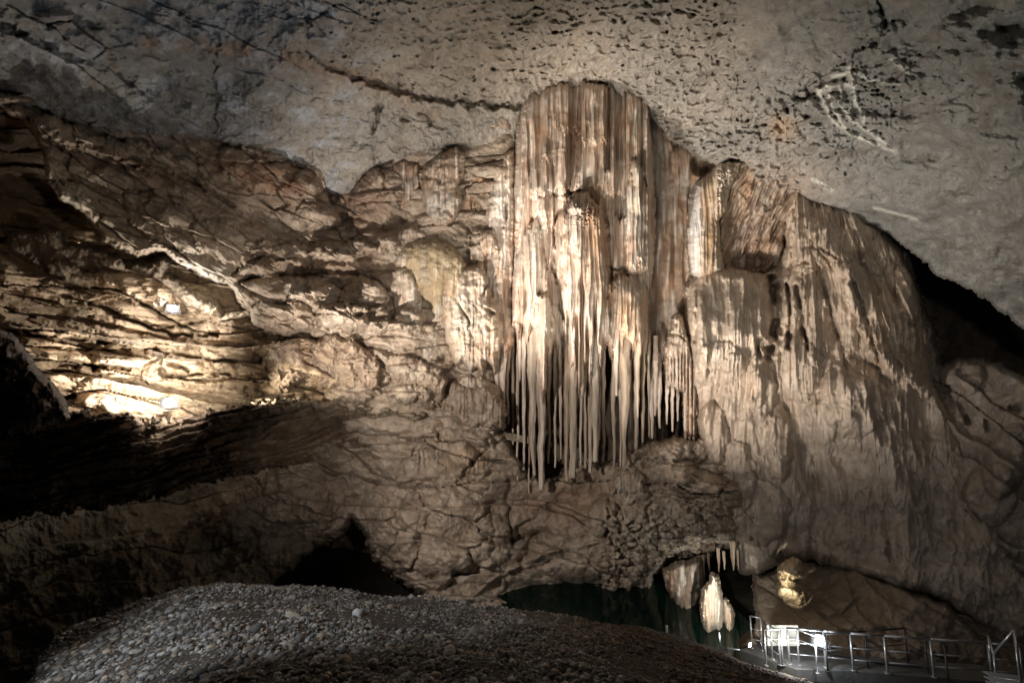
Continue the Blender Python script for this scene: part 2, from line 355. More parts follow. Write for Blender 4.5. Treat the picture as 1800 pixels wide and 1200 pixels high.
# upper left slab that sweeps from the ceiling down to the centre
UL = [(-600,80),(0,190),(45,215),(75,262),(82,310),(100,345),(150,375),(185,425),(240,448),(290,440),(320,465),(370,490),(400,502),(425,540),(450,572),(500,592),(560,596),(600,640),(560,700),(600,760),(870,790),(884,700),(872,640),(880,560),(898,480),(905,330),(905,150),(500,150),(300,190),(130,190),(-600,0)]
ul_ctrl = [(-600,50,9),(0,200,13.2),(75,290,13.8),(130,210,15.5),(200,400,15.6),(300,330,16.8),(380,250,18.6),(400,480,17),(500,590,18.4),(560,300,21.2),(600,370,21.6),(700,300,22),(800,300,22.4),(930,300,23),(700,450,20.8),(600,500,19.6),(880,500,22.3),(880,740,21),(700,700,19.4),(600,640,19),(930,780,21.5)]
def ul_det(X, Y, sd):
    w = 1-sst(560, 700, X)
    z = w*strata(X, Y, 30, 52, .3, 121, 8, .02)+w*rough(X, Y, 80, .5, 123, .4)+w*rough(X, Y, 20, .07, 124)+w*blocks(X, Y, 120, 40, .75, 129, 28)+w*blocks(X, Y, 40, 15, .16, 130, 30)+(1-w)*(blocks(X, Y, 120, 50, .8, 127, 4)+.6*strata(X, Y, -4, 46, .9, 135, 7, .03)+blocks(X, Y, 36, 20, .12, 132, 5)+rough(X, Y, 55, .25, 128)+rough(X, Y, 15, .06, 133))
    z += (1-w)*(rough(X, Y, 26, .12, 134, .6)) + (1-w)*.06*ridged(X/20, Y/14, 131, 4)
    for a in ((250,275,120,22,.5,14),(470,310,100,40,.5,25),(545,320,30,36,.5,20),(300,390,95,45,.4,25),(420,430,90,40,.4,20),(540,450,110,22,.55,8),(520,520,90,38,.5,8),
              (590,480,60,16,.4,5),(640,560,70,26,.4,10),(720,600,90,34,.45,4),(660,350,45,70,.6,30),(560,540,60,40,.4,0),(640,520,45,30,.7,0),(690,560,60,26,.8,0),(600,560,50,30,.8,0),(490,560,60,30,.8,0),(540,505,45,26,.6,0),(660,425,40,22,.7,0),(600,440,60,18,.7,-5),(480,470,60,16,.6,-5),(840,440,20,40,.5,0),(560,380,40,25,.6,10),(620,690,50,18,.5,0),(720,690,40,18,.5,0),(110,235,60,24,.6,28),(130,350,50,22,.4,35)):
        z += 2.0*lobe(X+10*fbm(X/26,Y/26,3,4,.6), Y+10*fbm(X/26,Y/26,4,4,.6), *a)
    for pts, wd, dp in (([(380,245),(480,285),(545,300),(575,340)], 5, .5), ([(100,235),(200,270),(310,300),(420,370),(520,420)], 5, .4), ([(400,500),(470,480),(560,478),(640,482)], 6, 1.1), ([(420,545),(500,560),(600,548),(690,560)], 5, .7), ([(640,482),(700,520),(690,560)], 5, .7), ([(600,600),(690,618),(780,632)], 6, .9), ([(460,600),(520,640),(600,700)], 4, .4), ([(830,430),(840,480),(870,540)], 6, .8), ([(560,405),(640,400),(700,415)], 5, .45), ([(450,435),(560,415),(640,420)], 3, .3), ([(575,330),(590,370),(610,385)], 10, 1.0), ([(500,590),(620,570),(690,550)], 4, .3), ([(630,430),(640,470),(650,480)], 6, .4), ([(300,300),(380,340),(450,400)],4,.25)):
        z += crack(X, Y, pts, wd, dp, int(wd*3))
    z += sst(16, 3, sd)*sst(500,300,X)*.35
    return z
ULC = rockcol(7, (.42,.345,.27), (.345,.275,.21), (.49,.43,.355), ((100,330,60,50,40,(.5,.46,.38),.8),(130,235,40,14,28,(.46,.38,.28),.8),(470,310,110,35,15,(.27,.16,.10),.9),(640,350,60,60,0,(.26,.17,.12),.8),(350,480,50,25,20,(.5,.47,.42),.8),(250,300,140,20,15,(.2,.13,.09),.8),(560,470,140,15,5,(.26,.18,.12),.5)))
S_(patch('rock_wall', UL, ul_ctrl, 'rock', ul_det, ULC, step=1.6, edge=16, back=1.8, warp=(7,26), seed=5))

# lit bedded recess on the left
LR = [(-600,140),(300,140),(560,300),(640,560),(640,735),(520,722),(450,728),(380,742),(300,752),(120,745),(-600,735)]
lr_ctrl = [(0,200,17),(-600,150,12),(300,200,21),(-600,400,9),(-600,700,8),(0,350,19),(40,400,20.5),(120,400,21),(200,420,21),(0,480,14.8),(0,600,13.6),(80,740,14.8),(130,690,14.9),(300,750,17.4),(300,680,17),(300,580,17.8),(200,500,17.4),(300,480,19),(450,620,19.2),(450,730,19),(600,725,20)]
def lr_det(X, Y, sd):
    z = strata(X, Y, 9, 38, 1.1, 141, 12, .02)+.3*strata(X, Y, 6, 13, .5, 145, 14, .02)+blocks(X, Y, 190, 30, .7, 151, 8)+blocks(X, Y, 60, 14, .16, 153, 8)+rough(X, Y, 60, .10, 149, .3)+rough(X, Y, 14, .03, 150)
    for a in ((240,500,75,30,.9,20),(130,470,80,22,.8,25),(60,500,90,20,.6,18),(215,625,55,28,.7,0),(400,600,60,45,1.0,10),(340,640,80,30,.5,10),(180,660,60,18,.5,0),(500,610,55,30,.9,0),(560,650,80,32,.8,12),(420,660,70,26,.5,0),(120,580,110,16,.5,6),(470,680,90,18,.6,5)):
        z += lobe(X+8*fbm(X/20,Y/20,3,3), Y+8*fbm(X/20,Y/20,4,3), *a)
    for pts, wd, dp in (([(60,505),(180,540),(300,590),(380,590)], 5, 1.0), ([(40,585),(180,600),(330,650)], 4, .8), ([(80,640),(200,645),(300,660),(400,655)], 4, .9), ([(450,590),(520,590)], 10, 1.2), ([(70,610),(160,618)], 3, .6), ([(200,560),(300,575),(400,560)], 4, .8)):
        z += crack(X, Y, pts, wd, dp, int(wd*5))
    return z
LRC = rockcol(9, (.44,.34,.24), (.38,.28,.19), (.50,.40,.28), (), 50)
S_(patch('rock_recess', LR, lr_ctrl, 'rock', lr_det, LRC, step=1.6, edge=6, back=0, warp=(4,26), seed=6))

# ledge lip below the recess
LL = [(-600,690),(0,716),(120,724),(220,730),(300,738),(380,722),(450,706),(520,700),(600,712),(680,738),(740,752),(700,790),(600,800),(480,822),(350,852),(200,888),(50,908),(-600,1010)]
ll_ctrl = [(-600,750,7),(-600,960,8),(0,720,11.6),(0,900,13.5),(120,725,11.8),(200,885,15),(300,735,13.3),(350,850,16.3),(450,708,15.2),(480,820,18.4),(600,715,18),(600,800,20),(700,745,19.6),(700,790,21)]
def ll_det(X, Y, sd):
    return strata(X, Y, -13, 17, .6, 161, 10)+sst(14,0,sd)*.5*fbm(X/9,Y/9,162,3)+blocks(X, Y, 90, 14, .5, 166, -14)+rough(X, Y, 40, .3, 165, .3)+gau(X,Y,600,720,120,16)*rough(X, Y, 9, .5, 167)
LLC = rockcol(11, (.3,.215,.15), (.25,.18,.13), (.36,.29,.22), ((560,705,150,20,5,(.5,.43,.33),.8),), 40)
S_(patch('rock_ledge', LL, ll_ctrl, 'crumb', ll_det, LLC, step=1.6, edge=12, back=.7, warp=(13,26), seed=7))

# lower wall under the ledge and the pipes
LW = [(-500,1000),(-100,930),(100,885),(330,842),(450,780),(620,730),(760,745),(880,748),(896,765),(903,792),(930,838),(975,842),(1000,818),(1030,798),(1045,790),(1062,812),(1100,800),(1115,783),(1150,776),(1185,768),(1240,770),(1330,790),(1330,960),(1262,962),(1240,985),(1200,985),(1172,985),(1160,1008),(1150,1012),(1142,1044),(1128,1058),(1118,1036),(1100,1066),(1084,1060),(1072,1046),(1052,1074),(1030,1066),(1018,1050),(990,1070),(972,1066),(958,1050),(930,1066),(900,1068),(880,1076),(850,1080),(760,1062),(700,1020),(660,990),(635,930),(618,915),(600,945),(560,960),(480,1020),(420,1080),(300,1120),(-500,1400)]
lw_ctrl = [(-300,1000,15),(100,950,17),(300,850,19.5),(250,950,17),(450,790,19.6),(450,950,19),(620,740,20.4),(620,900,21),(750,750,21.5),(760,900,20.8),(760,1050,19.6),(900,760,22),(900,900,22.2),(900,1020,21.5),(1000,850,23.2),(1000,930,22.8),(1050,1000,22.2),(1120,880,22),(1130,1020,22.2),(1200,800,22.6),(1200,900,21.6),(1200,985,22.4),(1320,800,22),(1320,950,22.5)]
def lw_det(X, Y, sd):
    z = rough(X, Y, 62, .5, 171, .6)+sst(350,650,X)*(blocks(X, Y, 130, 60, .9, 172, 5)+strata(X, Y, 4, 60, .8, 185, 6, .03)+blocks(X, Y, 34, 20, .12, 175, 10))+(1-sst(350,650,X))*strata(X, Y, -12, 40, .4, 178, 8, .05)+rough(X, Y, 50, .3, 177, .4)+rough(X, Y, 18, .09, 173, .6)+.06*ridged(X/12,Y/12,174,3)
    cr = sst(1040, 1080, X)*sst(870, 920, Y)
    z += cr*(blocks(X, Y, 17, 11, 1.0, 176)+rough(X, Y, 15, .5, 177))
    z += -gau(X, Y, 1010, 1040, 150, 26)*1.6-gau(X, Y, 975, 900, 70, 40)*.6-gau(X,Y,940,955,40,16)*.8
    sh = gau(X, Y, 1120, 800, 70, 25)
    z += sh*(rough(X, Y, 12, .5, 179)+blocks(X, Y, 16, 12, .8, 180))
    st = gau(X, Y, 1215, 868, 80, 28)
    z += st*strata(X, Y, 10, 13, .9, 181, 6)
    for a in ((830,800,45,42,.7,0),(720,820,60,30,.4,0),(690,890,50,45,.5,0),(760,930,110,80,.9,10),(800,1010,90,50,.7,10),(1000,890,70,55,.5,0),(1105,855,34,34,.9,0),(1235,855,60,18,.7,5),(1250,920,60,30,.8,5),(520,870,90,50,.5,0),(400,900,60,50,.6,0),(680,960,60,50,1.0,0),(860,950,40,50,.8,0),(1060,905,24,40,1.0,20),(1180,830,50,22,.9,5),(1270,880,40,24,.9,8),(1010,1000,60,28,.6,0),(560,800,70,26,.6,-10),(1190,800,32,60,.8,0),(1160,930,40,18,.4,0)):
        z += lobe(X+9*fbm(X/25,Y/25,3,3), Y+9*fbm(X/25,Y/25,4,3), *a)
    fl = gau(X, Y, 1105, 855, 30, 30)+gau(X, Y, 820, 820, 30, 30)+gau(X, Y, 745, 800, 30, 18)+gau(X,Y,1240,930,40,30)
    z += fl*flutes(X, Y, 8, .25, 183)
    for pts, wd, dp in (([(895,840),(895,900),(900,960)], 4, .5), ([(940,935),(925,975),(900,1000),(860,1030)], 8, .7), ([(1070,880),(1070,905),(1060,960)], 4, .5), ([(640,785),(680,800),(760,790)], 4, .3), ([(620,840),(700,850),(880,830)], 4, .3), ([(740,870),(755,900),(750,930)], 5, .3), ([(895,950),(960,938)], 9, .8), ([(1130,850),(1200,872),(1290,880)], 3, .5), ([(700,745),(790,770),(880,758)],3,.3)):
        z += crack(X, Y, pts, wd, dp, int(wd*5))
    z += -crack(X, Y, [(830,1045),(900,1000),(965,970),(1060,950)], 5, .5, 9, 3)
    return z
LWC = rockcol(13, (.37,.305,.235), (.295,.235,.18), (.44,.385,.315), ((1160,950,110,50,10,(.5,.45,.37),.7),(820,810,40,40,0,(.4,.3,.2),.7),(990,880,80,50,0,(.27,.19,.13),.8),(560,880,120,60,0,(.26,.21,.17),.6)), 50)  # the dark brown tint below the pipes is shadow put into the colour
S_(patch('lower_rock_wall', LW, lw_ctrl, 'rock', lw_det, LWC, step=1.6, edge=14, back=2.2, warp=(9,26), seed=8))

# shaded wall between the great column and the right mound, the shade put into its darker colour
MW = [(1110,150),(1150,190),(1262,285),(1340,300),(1340,900),(1215,900),(1205,700),(1190,640),(1165,660),(1150,690),(1128,640),(1100,560),(1060,500),(1060,200)]
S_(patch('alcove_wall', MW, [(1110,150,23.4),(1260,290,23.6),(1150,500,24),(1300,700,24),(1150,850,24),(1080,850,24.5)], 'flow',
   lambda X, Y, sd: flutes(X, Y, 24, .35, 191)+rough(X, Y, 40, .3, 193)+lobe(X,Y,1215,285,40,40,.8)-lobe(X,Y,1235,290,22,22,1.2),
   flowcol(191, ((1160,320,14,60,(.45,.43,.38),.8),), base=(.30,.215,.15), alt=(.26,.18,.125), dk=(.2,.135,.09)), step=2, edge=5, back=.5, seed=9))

# right flank rocks and lower right wall
RR = [(1600,480),(1640,560),(1655,640),(1700,628),(1760,640),(1800,665),(1900,690),(2400,800),(2400,1500),(1650,1500),(1650,800),(1630,760),(1625,700),(1640,690),(1600,600)]
def rr_det(X, Y, sd):
    z = strata(X, Y, 35, 40, .5, 201, 5)+rough(X, Y, 60, .5, 203)
    z += lobe(X, Y, 1770, 810, 40, 70, .9, 20)+lobe(X, Y, 1740, 870, 50, 60, .6, 20)+lobe(X,Y,1690,660,40,40,.7)
    z += crack(X, Y, [(1650,680),(1690,690),(1700,740)], 8, .8)+crack(X, Y, [(1775,715),(1790,718)], 6, .7)+crack(X, Y, [(1735,740),(1738,755)], 5, .6)
    return z
S_(patch('rock_flank', RR, [(1600,500,24),(1650,650,21),(1700,640,20.4),(1800,670,17),(1800,900,16),(1700,900,17.5),(1700,1100,17),(2300,900,13),(2300,1400,13),(1660,1400,17),(1800,1150,16)], 'rock', rr_det,
   rockcol(15, (.30,.25,.2), (.25,.21,.18), (.36,.32,.28), (), 60), step=2, edge=14, back=2, warp=(8,30), seed=10))
RL = [(1322,1003),(1340,1010),(1400,990),(1500,1000),(1580,1030),(1660,1060),(1720,1110),(1800,1150),(2400,1250),(2400,1600),(1300,1600),(1318,1140),(1330,1080)]
def rl_det(X, Y, sd):
    z = rough(X, Y, 60, .45, 211)+strata(X, Y, 38, 36, .3, 213, 5)
    z += crack(X, Y, [(1410,1060),(1450,1085),(1480,1078),(1510,1050)], 4, .3)+crack(X, Y, [(1440,1110),(1500,1107),(1590,1105)], 4, .25)
    return z
S_(patch('lower_rock_flank', RL, [(1180,1000,22),(1180,1150,20),(1250,1040,20),(1250,1110,18),(1300,1010,21.5),(1390,1030,20.5),(1300,1130,17),(1400,1120,15.6),(1500,1010,18.5),(1500,1120,14.9),(1700,1090,15.8),(1800,1150,15.4),(1800,1300,14.5),(1400,1400,15),(2300,1300,13)], 'rock', rl_det,
   rockcol(17, (.29,.235,.18), (.24,.195,.15), (.34,.29,.23), (), 60), step=2, edge=8, back=1, warp=(6,30), seed=11))

# ================================================================= FLOWSTONE THINGS
# --- right mound
RM = [(1203,540),(1200,500),(1212,480),(1240,468),(1290,470),(1340,478),(1362,470),(1378,430),(1372,390),(1398,325),(1450,335),(1505,358),(1562,400),(1598,452),(1618,530),(1640,590),(1652,635),(1645,668),(1660,700),(1695,735),(1705,800),(1730,880),(1775,960),(1840,1040),(1860,1160),(1780,1140),(1722,1112),(1665,1062),(1600,1042),(1520,1018),(1470,1000),(1425,985),(1375,985),(1335,1012),(1300,1005),(1285,955),(1250,958),(1240,900),(1235,820),(1222,740),(1215,640)]
rm_ctrl = [(1203,520,22),(1240,475,22),(1280,600,20.6),(1340,480,21.6),(1375,430,22.2),(1400,355,22.4),(1500,385,21.8),(1600,500,21.8),(1650,640,20.8),(1450,520,20.6),(1400,650,20.6),(1300,760,20.8),(1550,650,19.4),(1700,740,18.6),(1450,850,19.4),(1300,950,21.2),(1400,985,19.8),(1600,900,17.6),(1600,1040,16.8),(1750,960,15.8),(1800,1120,15.2),(1230,850,21.6)]
def rs(X, Y): return np.where(X < 1380, X, 1380+(X-1380)/(Y+25)*560)
def rm_det(X, Y, sd):
    S = rs(X, Y)
    soft = sst(620, 900, Y)
    z = flutes(S, Y, 44, .6, 221, 8)*(1-.6*soft)+flutes(S, Y, 12, .09, 223, 16)*(1-.8*soft)*sst(-.2,.3,fbm(X/70,Y/70,222,2))+1.3*fbm(S/90,Y/110,224,2)*.6
    z += rough(X, Y, 70, .45, 225, .4)+rough(X, Y, 26, .12, 227, .4)
    for a in ((1275,560,72,95,.9,0),(1262,640,48,40,.4,0),(1300,680,45,60,.4,0),(1395,520,20,60,.5,0),(1430,560,26,90,.4,-6),(1470,500,30,120,.5,-14),(1530,560,28,120,.6,-20),(1590,600,24,110,.6,-22),(1340,690,22,60,.6,0),(1370,780,24,70,.5,0),(1330,900,60,60,.4,0),(1570,640,60,22,.5,30),(1480,400,60,60,.5,0),(1420,430,40,50,.5,0),(1225,600,24,90,.5,0),(1400,650,40,60,.5,0),(1500,700,60,70,.5,-10),(1250,770,30,60,.5,0),(1290,840,40,70,.4,0),(1540,440,30,50,.5,-20),(1600,520,22,60,.5,-20)):
        z += 1.6*lobe(X+7*fbm(X/22,Y/30,3,3), Y+7*fbm(X/22,Y/22,4,3), *a)
    for pts, wd, dp in (([(1357,490),(1362,540),(1360,600),(1348,625)], 9, 3.0), ([(1384,500),(1388,560),(1385,610)], 4.5, 1.6), ([(1400,505),(1410,560),(1418,610)], 5, 1.5), ([(1455,520),(1475,600),(1490,660)], 5, .7), ([(1500,500),(1530,580),(1545,640)], 5, .7), ([(1440,470),(1450,520)], 4, .6), ([(1230,480),(1225,520),(1222,600)], 4, .6), ([(1330,600),(1335,625)], 5, 1.2), ([(1340,455),(1380,470),(1420,462)], 4, .5), ([(1440,440),(1460,470),(1475,520)], 3, .3), ([(1420,610),(1490,640),(1560,690)], 4, .2), ([(1325,720),(1335,800),(1345,850)], 5, .3), ([(1430,800),(1436,860)], 5, .25), ([(1475,745),(1465,800)], 7, .4), ([(1560,955),(1563,985)], 3, .4), ([(1400,455),(1415,435),(1440,432),(1470,455)], 3, .3)):
        z += crack(X, Y, pts, wd, dp, int(wd*5), 3)
    z += drips(X, Y, 20, 170, .2, 229)*(1-soft)+drips(X, Y, 46, 90, .12, 231)*soft
    return z
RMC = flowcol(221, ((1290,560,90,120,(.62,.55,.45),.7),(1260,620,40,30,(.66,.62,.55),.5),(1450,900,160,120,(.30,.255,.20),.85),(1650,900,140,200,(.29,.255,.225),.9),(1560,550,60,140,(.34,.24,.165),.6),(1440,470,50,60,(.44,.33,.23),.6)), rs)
mound = empty('flowstone_mound', P(1400,985,20), 'broad brown bell shaped flowstone mound filling the wall right of the great column', 'flowstone')
def kid(o, par, label=None):
    C.objects.link(o); o.parent = par; o.matrix_parent_inverse = par.matrix_basis.inverted()
    from mathutils import Matrix
    o.matrix_parent_inverse = Matrix.Translation(-par.location)
    if label: o['label'] = label
    return o
RMC0 = RMC
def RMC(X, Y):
    c = RMC0(X, Y); k = (.66+.25*sst(600, 850, Y))[..., None]; m = mixc(np.array((.52,.425,.33)), (.32,.275,.23), sst(560, 950, Y+.25*(X-1300)))  # darker toward the lower right: light falloff put into the colour
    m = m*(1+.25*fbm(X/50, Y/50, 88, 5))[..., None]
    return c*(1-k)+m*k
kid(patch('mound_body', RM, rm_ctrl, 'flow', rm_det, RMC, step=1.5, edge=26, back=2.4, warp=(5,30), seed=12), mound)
# ribbed curtains above the mound
CU = [(1268,475),(1262,380),(1275,330),(1312,268),(1335,295),(1372,315),(1408,330),(1400,385),(1378,420),(1372,462),(1345,476),(1300,482)]
def cu_det(X, Y, sd):
    S = X+.45*(Y-400)
    z = flutes(S, Y-.5*X, 17, .8, 241, 6)+flutes(S, Y, 6, .2, 243, 8)-gau(X, Y, 1320, 462, 42, 14)*2.2+rough(X,Y,24,.3,244)
    z += -gau(X,Y,1290,400,14,70)*.9
    return z
kid(patch('ribbed_curtain', CU, [(1270,460,22.6),(1300,300,22.6),(1400,360,22.2),(1370,460,22.4),(1320,400,22.8)], 'flow', cu_det, flowcol(243, ((1350,300,50,50,(.42,.32,.24),.7),(1330,420,50,50,(.3,.21,.15),.6)), base=(.38,.29,.2)), step=1.3, edge=8, back=.8, warp=(4,14), seed=13), mound, 'ribbed brown curtain with a dark hollow below')

# --- pale pillar left of the mound
PL = [(1212,480),(1207,440),(1206,400),(1212,350),(1222,322),(1250,300),(1262,286),(1290,278),(1308,282),(1300,305),(1284,335),(1278,370),(1266,388),(1268,430),(1272,476),(1250,490),(1230,490)]
pillar = empty('flowstone_pillar', P(1240,485,21.5), 'pale cream and ochre striped flowstone pillar standing on the bell shaped mound beside the shaded alcove', 'flowstone')
def pl_det(X, Y, sd): return flutes(X-.12*(Y-400)*(Y<400), Y, 11, .22, 251, 16)+rough(X, Y, 26, .15, 252)+sst(1256,1262,X)*(.2+.3*ridged(X/7,Y/9,255,3)*sst(400,360,Y))
kid(patch('pillar_body', PL, [(1212,480,21.6),(1240,320,21.8),(1300,290,22.2),(1268,470,21.5)], 'flow', pl_det, flowcol(251, ((1222,400,11,110,(.72,.70,.68),.9),(1246,420,9,90,(.45,.31,.17),.8),(1275,320,20,40,(.68,.6,.48),.8)), base=(.6,.5,.36)), step=1.2, edge=22, back=1.6, bulge=.3, bw=30, warp=(2,14), seed=14), pillar)  # white left face: light from the left painted into the colour

# --- great column
GC = [(890,610),(893,520),(903,430),(899,340),(904,262),(908,205),(925,165),(985,140),(1022,136),(1052,145),(1080,140),(1118,152),(1142,175),(1148,222),(1150,300),(1153,400),(1148,470),(1140,520),(1140,600),(1138,640),(1127,610),(1116,655),(1104,600),(1094,640),(1084,585),(1076,640),(1066,600),(1056,650),(1047,610),(1038,690),(1027,640),(1018,700),(1008,640),(998,660),(990,590),(980,640),(972,600),(962,680),(952,720),(944,650),(936,575),(926,620),(918,570),(910,640),(903,580),(896,640)]
gc_ctrl = [(890,600,21.4),(905,262,22),(960,200,21.6),(1020,160,22),(1080,165,22.2),(1140,220,22.6),(1060,250,21.2),(1150,400,22.4),(980,400,20.6),(1100,400,21.2),(960,560,20.4),(1060,560,20.2),(1140,600,21.8),(1000,780,20.6),(1110,700,21)]
def gc_det(X, Y, sd):
    z = flutes(X, Y, 20, .55, 261, 14)+flutes(X, Y, 6.5, .13, 263, 34)+rough(X, Y, 40, .2, 265, .3)
    z += .10*ridged(X/9, Y/60, 267, 2)
    # upper curtains with broken hems
    for x0, x1, yh, h, s in ((915,1000,335,.28,1),(1000,1022,340,-.25,2),(1022,1068,250,.5,3),(1040,1062,330,.3,8),(1062,1072,300,-.3,4),(1080,1100,380,-.35,5),(1096,1140,470,.45,6),(1062,1098,345,.35,7),(950,975,280,.12,9),(985,1022,230,.15,10)):
        hem = yh+14*fbm(X/6, Y*0+s, 271+s, 3)+8*gn(X/11, Y*0+s*3.3, 275)
        z += 1.7*h*sst(x0-2, x0+2, X)*(1-sst(x1-2, x1+2, X))*(1-sst(-2, 2, Y-hem))
    rr = random.Random(31)
    for i in range(16):
        xc = rr.uniform(912, 1138); wd = rr.uniform(5, 14); y0 = rr.uniform(175, 330); y1 = y0+rr.uniform(40, 150); h = rr.uniform(.15, .5)
        ex = X+2.5*fbm(Y/40, Y*0+i, 401+i, 2); hem = y1+9*fbm(X/5, Y*0+i, 431+i, 2)
        z += h*np.sqrt(np.clip(1-((ex-xc)/wd)**2, 0, 1))*sst(y0-30, y0+30, Y)*(1-sst(-3, 3, Y-hem))
    # front lobe and right lobe
    for poly, h, w in (([(972,440),(980,380),(1000,352),(1034,338),(1052,362),(1068,400),(1074,470),(1076,900),(1000,900),(992,560),(980,500)], 1.6, 26),
                       ([(1068,560),(1070,500),(1088,482),(1108,490),(1128,512),(1136,560),(1140,900),(1072,900)], 1.3, 24),
                       ([(897,560),(905,470),(925,400),(945,380),(962,470),(975,560),(975,900),(893,900)], .9, 26),
                       ([(1098,480),(1094,400),(1100,330),(1112,280),(1130,290),(1142,360),(1140,470),(1128,484)], 1.0, 16),
                       ([(936,560),(945,520),(958,512),(968,530),(972,600),(960,900),(944,900)], .8, 12)):
        p = polysd(X+4*fbm(X/14,Y/30,281,3), Y+5*fbm(X/14,Y/20,283,3), poly)
        t = np.clip(p/w, 0, 1); z += h*np.sqrt(1-(1-t)**2)
    z += crack(X, Y, [(1010,345),(985,368),(972,400),(976,440),(972,470),(985,520),(990,560)], 2.4, .7, 11, 3)
    z += crack(X, Y, [(893,560),(900,470),(888,400)], 2.5, .5, 12, 4)
    z += crack(X, Y, [(1068,470),(1130,480)], 4, .5, 13, 5)
    z += crack(X, Y, [(950,345),(1020,338)], 4, .45, 14, 5)
    z += gau(X, Y, 1030, 375, 22, 22)*.4*ridged(X/6, Y/6, 287, 3)
    for x0, y0, y1 in ((937,600,800),(962,600,800),(985,600,800),(1014,560,700),(1032,560,700),(1062,590,700),(1101,600,700),(1115,610,700),(921,590,700),(906,600,700),(1046,520,700),(1023,480,700),(998,540,700),(1083,600,700)):
        z += -1.6*np.exp(-((X-x0-2*gn(Y/60, Y*0+x0, 291))/2.4)**2)*sst(y0-25, y0+50, Y)
    return z
GCC = flowcol(261, ((945,420,10,80,(.68,.62,.52),.7),(1050,420,18,90,(.5,.32,.18),.6),(960,560,40,60,(.64,.56,.46),.5),(1105,560,26,50,(.6,.42,.26),.7),(1020,260,80,60,(.38,.28,.19),.5),(1118,330,14,60,(.6,.55,.45),.6),(1012,250,12,70,(.26,.17,.12),.8),(1030,300,8,25,(.75,.72,.66),.8)))
great = empty('flowstone_column', P(1010,840,21), 'great tall cream and rust flowstone column hanging from ceiling to lower wall in the centre', 'flowstone column')
kid(patch('column_body', GC, gc_ctrl, 'flow', gc_det, GCC, step=1.1, edge=20, back=1.8, warp=(3,14), seed=15), great)

def tube(name, pts, rads, mat, col, seed=0, ribs=3, seg=18, lump=.18):
    """fluted tapering rock tube through points"""
    pts = [np.array(p, float) for p in pts]
    n = max(14, int(sum(np.linalg.norm(b-a) for a, b in zip(pts[:-1], pts[1:]))/.09)); n = min(n, 150)
    tt = np.linspace(0, len(pts)-1, n); V = []; Fq = []
    c0 = np.array([[np.interp(t, range(len(pts)), [p[k] for p in pts]) for k in range(3)] for t in tt])
    r0 = np.interp(tt, range(len(rads)), rads) if len(rads) == len(pts) else np.interp(np.linspace(0,1,n), np.linspace(0,1,len(rads)), rads)
    a = np.linspace(0, 2*math.pi, seg, endpoint=False)
    A, T = np.meshgrid(a, np.linspace(0, 1, n))
    L = np.arange(n)[:, None]*.09
    q = 1+1.5*lump*(np.cos(A*ribs+seed+fbm(L/2.0+A*0, A*0+seed, seed, 2)*3)*.5+fbm(np.cos(A)*1.3+seed, np.sin(A)*1.3+L*.55, seed+3, 4, .6))+.16*fbm(np.cos(A)*2, L*3, seed+9, 3)+.22*fbm(L*1.1+seed*3.7, L*0, seed+12, 3)
    R = r0[:, None]*q
    off = .9*min(r0.mean(), .1)*fbm(np.arange(n)[:, None]*.05+seed, np.zeros((n,1)), seed+5, 3)
    X = c0[:, 0:1]+off+R*np.cos(A); Y = c0[:, 1:2]+R*np.sin(A); Z = c0[:, 2:3]+0*A
    if abs(pts[-1][2]-pts[0][2]) < .6*np.linalg.norm(pts[-1]-pts[0]):   # mostly horizontal tubes
        X = c0[:, 0:1]+0*A; Y = c0[:, 1:2]+R*np.cos(A); Z = c0[:, 2:3]+R*np.sin(A)
    V = np.stack([X, Y, Z], -1).reshape(-1, 3)
    i = np.arange(n-1)[:, None]*seg; j = np.arange(seg)[None]
    Fq = np.stack([i+j, i+(j+1) % seg, i+seg+(j+1) % seg, i+seg+j], -1).reshape(-1, 4)
    cap = np.array([[(n-1)*seg+k, (n-1)*seg+(k+1) % seg, len(V), len(V)] for k in range(seg)])
    V = np.vstack([V, [c0[-1]+np.array([0,0,-r0[-1]*.6 if pts[-1][2] < pts[0][2] else r0[-1]*.6])]])
    cc = mixc(np.array(col), np.array(col)*.62, sst(-.2,.4,fbm(A*1.2, L*.4, seed+2, 4))).reshape(-1, 3)
    cc = mixc(cc, (.7,.64,.54), .5*sst(.1,.5,fbm(A*1.5+4, L*.25, seed+6, 3)).reshape(-1))
    cc = np.vstack([cc, cc[-1:]])
    Fa = [tuple(f) for f in Fq]+[(f[0], f[1], f[2]) for f in cap]
    me = bpy.data.meshes.new(name); me.from_pydata([tuple(v) for v in V], [], Fa); me.materials.append(M[mat])
    me.polygons.foreach_set('use_smooth', np.ones(len(Fa), bool))
    at = me.color_attributes.new('Col', 'FLOAT_COLOR', 'POINT'); c4 = np.ones((len(V), 4), np.float32); c4[:, :3] = cc; at.data.foreach_set('color', c4.ravel())
    return bpy.data.objects.new(name, me)
def pipe(x, y0, y1, w0, w1, d, seed, par, col=CR, dx=0, name='stalactite', label=None):
    if par is great: y1 += random.uniform(-14, 34); w0 *= random.uniform(.65,1.0); w1 *= random.uniform(.6,1.1)
    r0 = w0*.5*d/F; r1 = w1*.5*d/F
    o = tube(name, [P(x, y0-20, d+1.3), P(x, y0+25, d+.15), P(x+dx*.5, (y0+y1)/2, d), P(x+dx, y1, d+.1)], [r0*.8, r0, (r0*.55+r1*.45), r1*.8], 'flow', col, seed, 3+seed % 3)
    return kid(o, par, label)
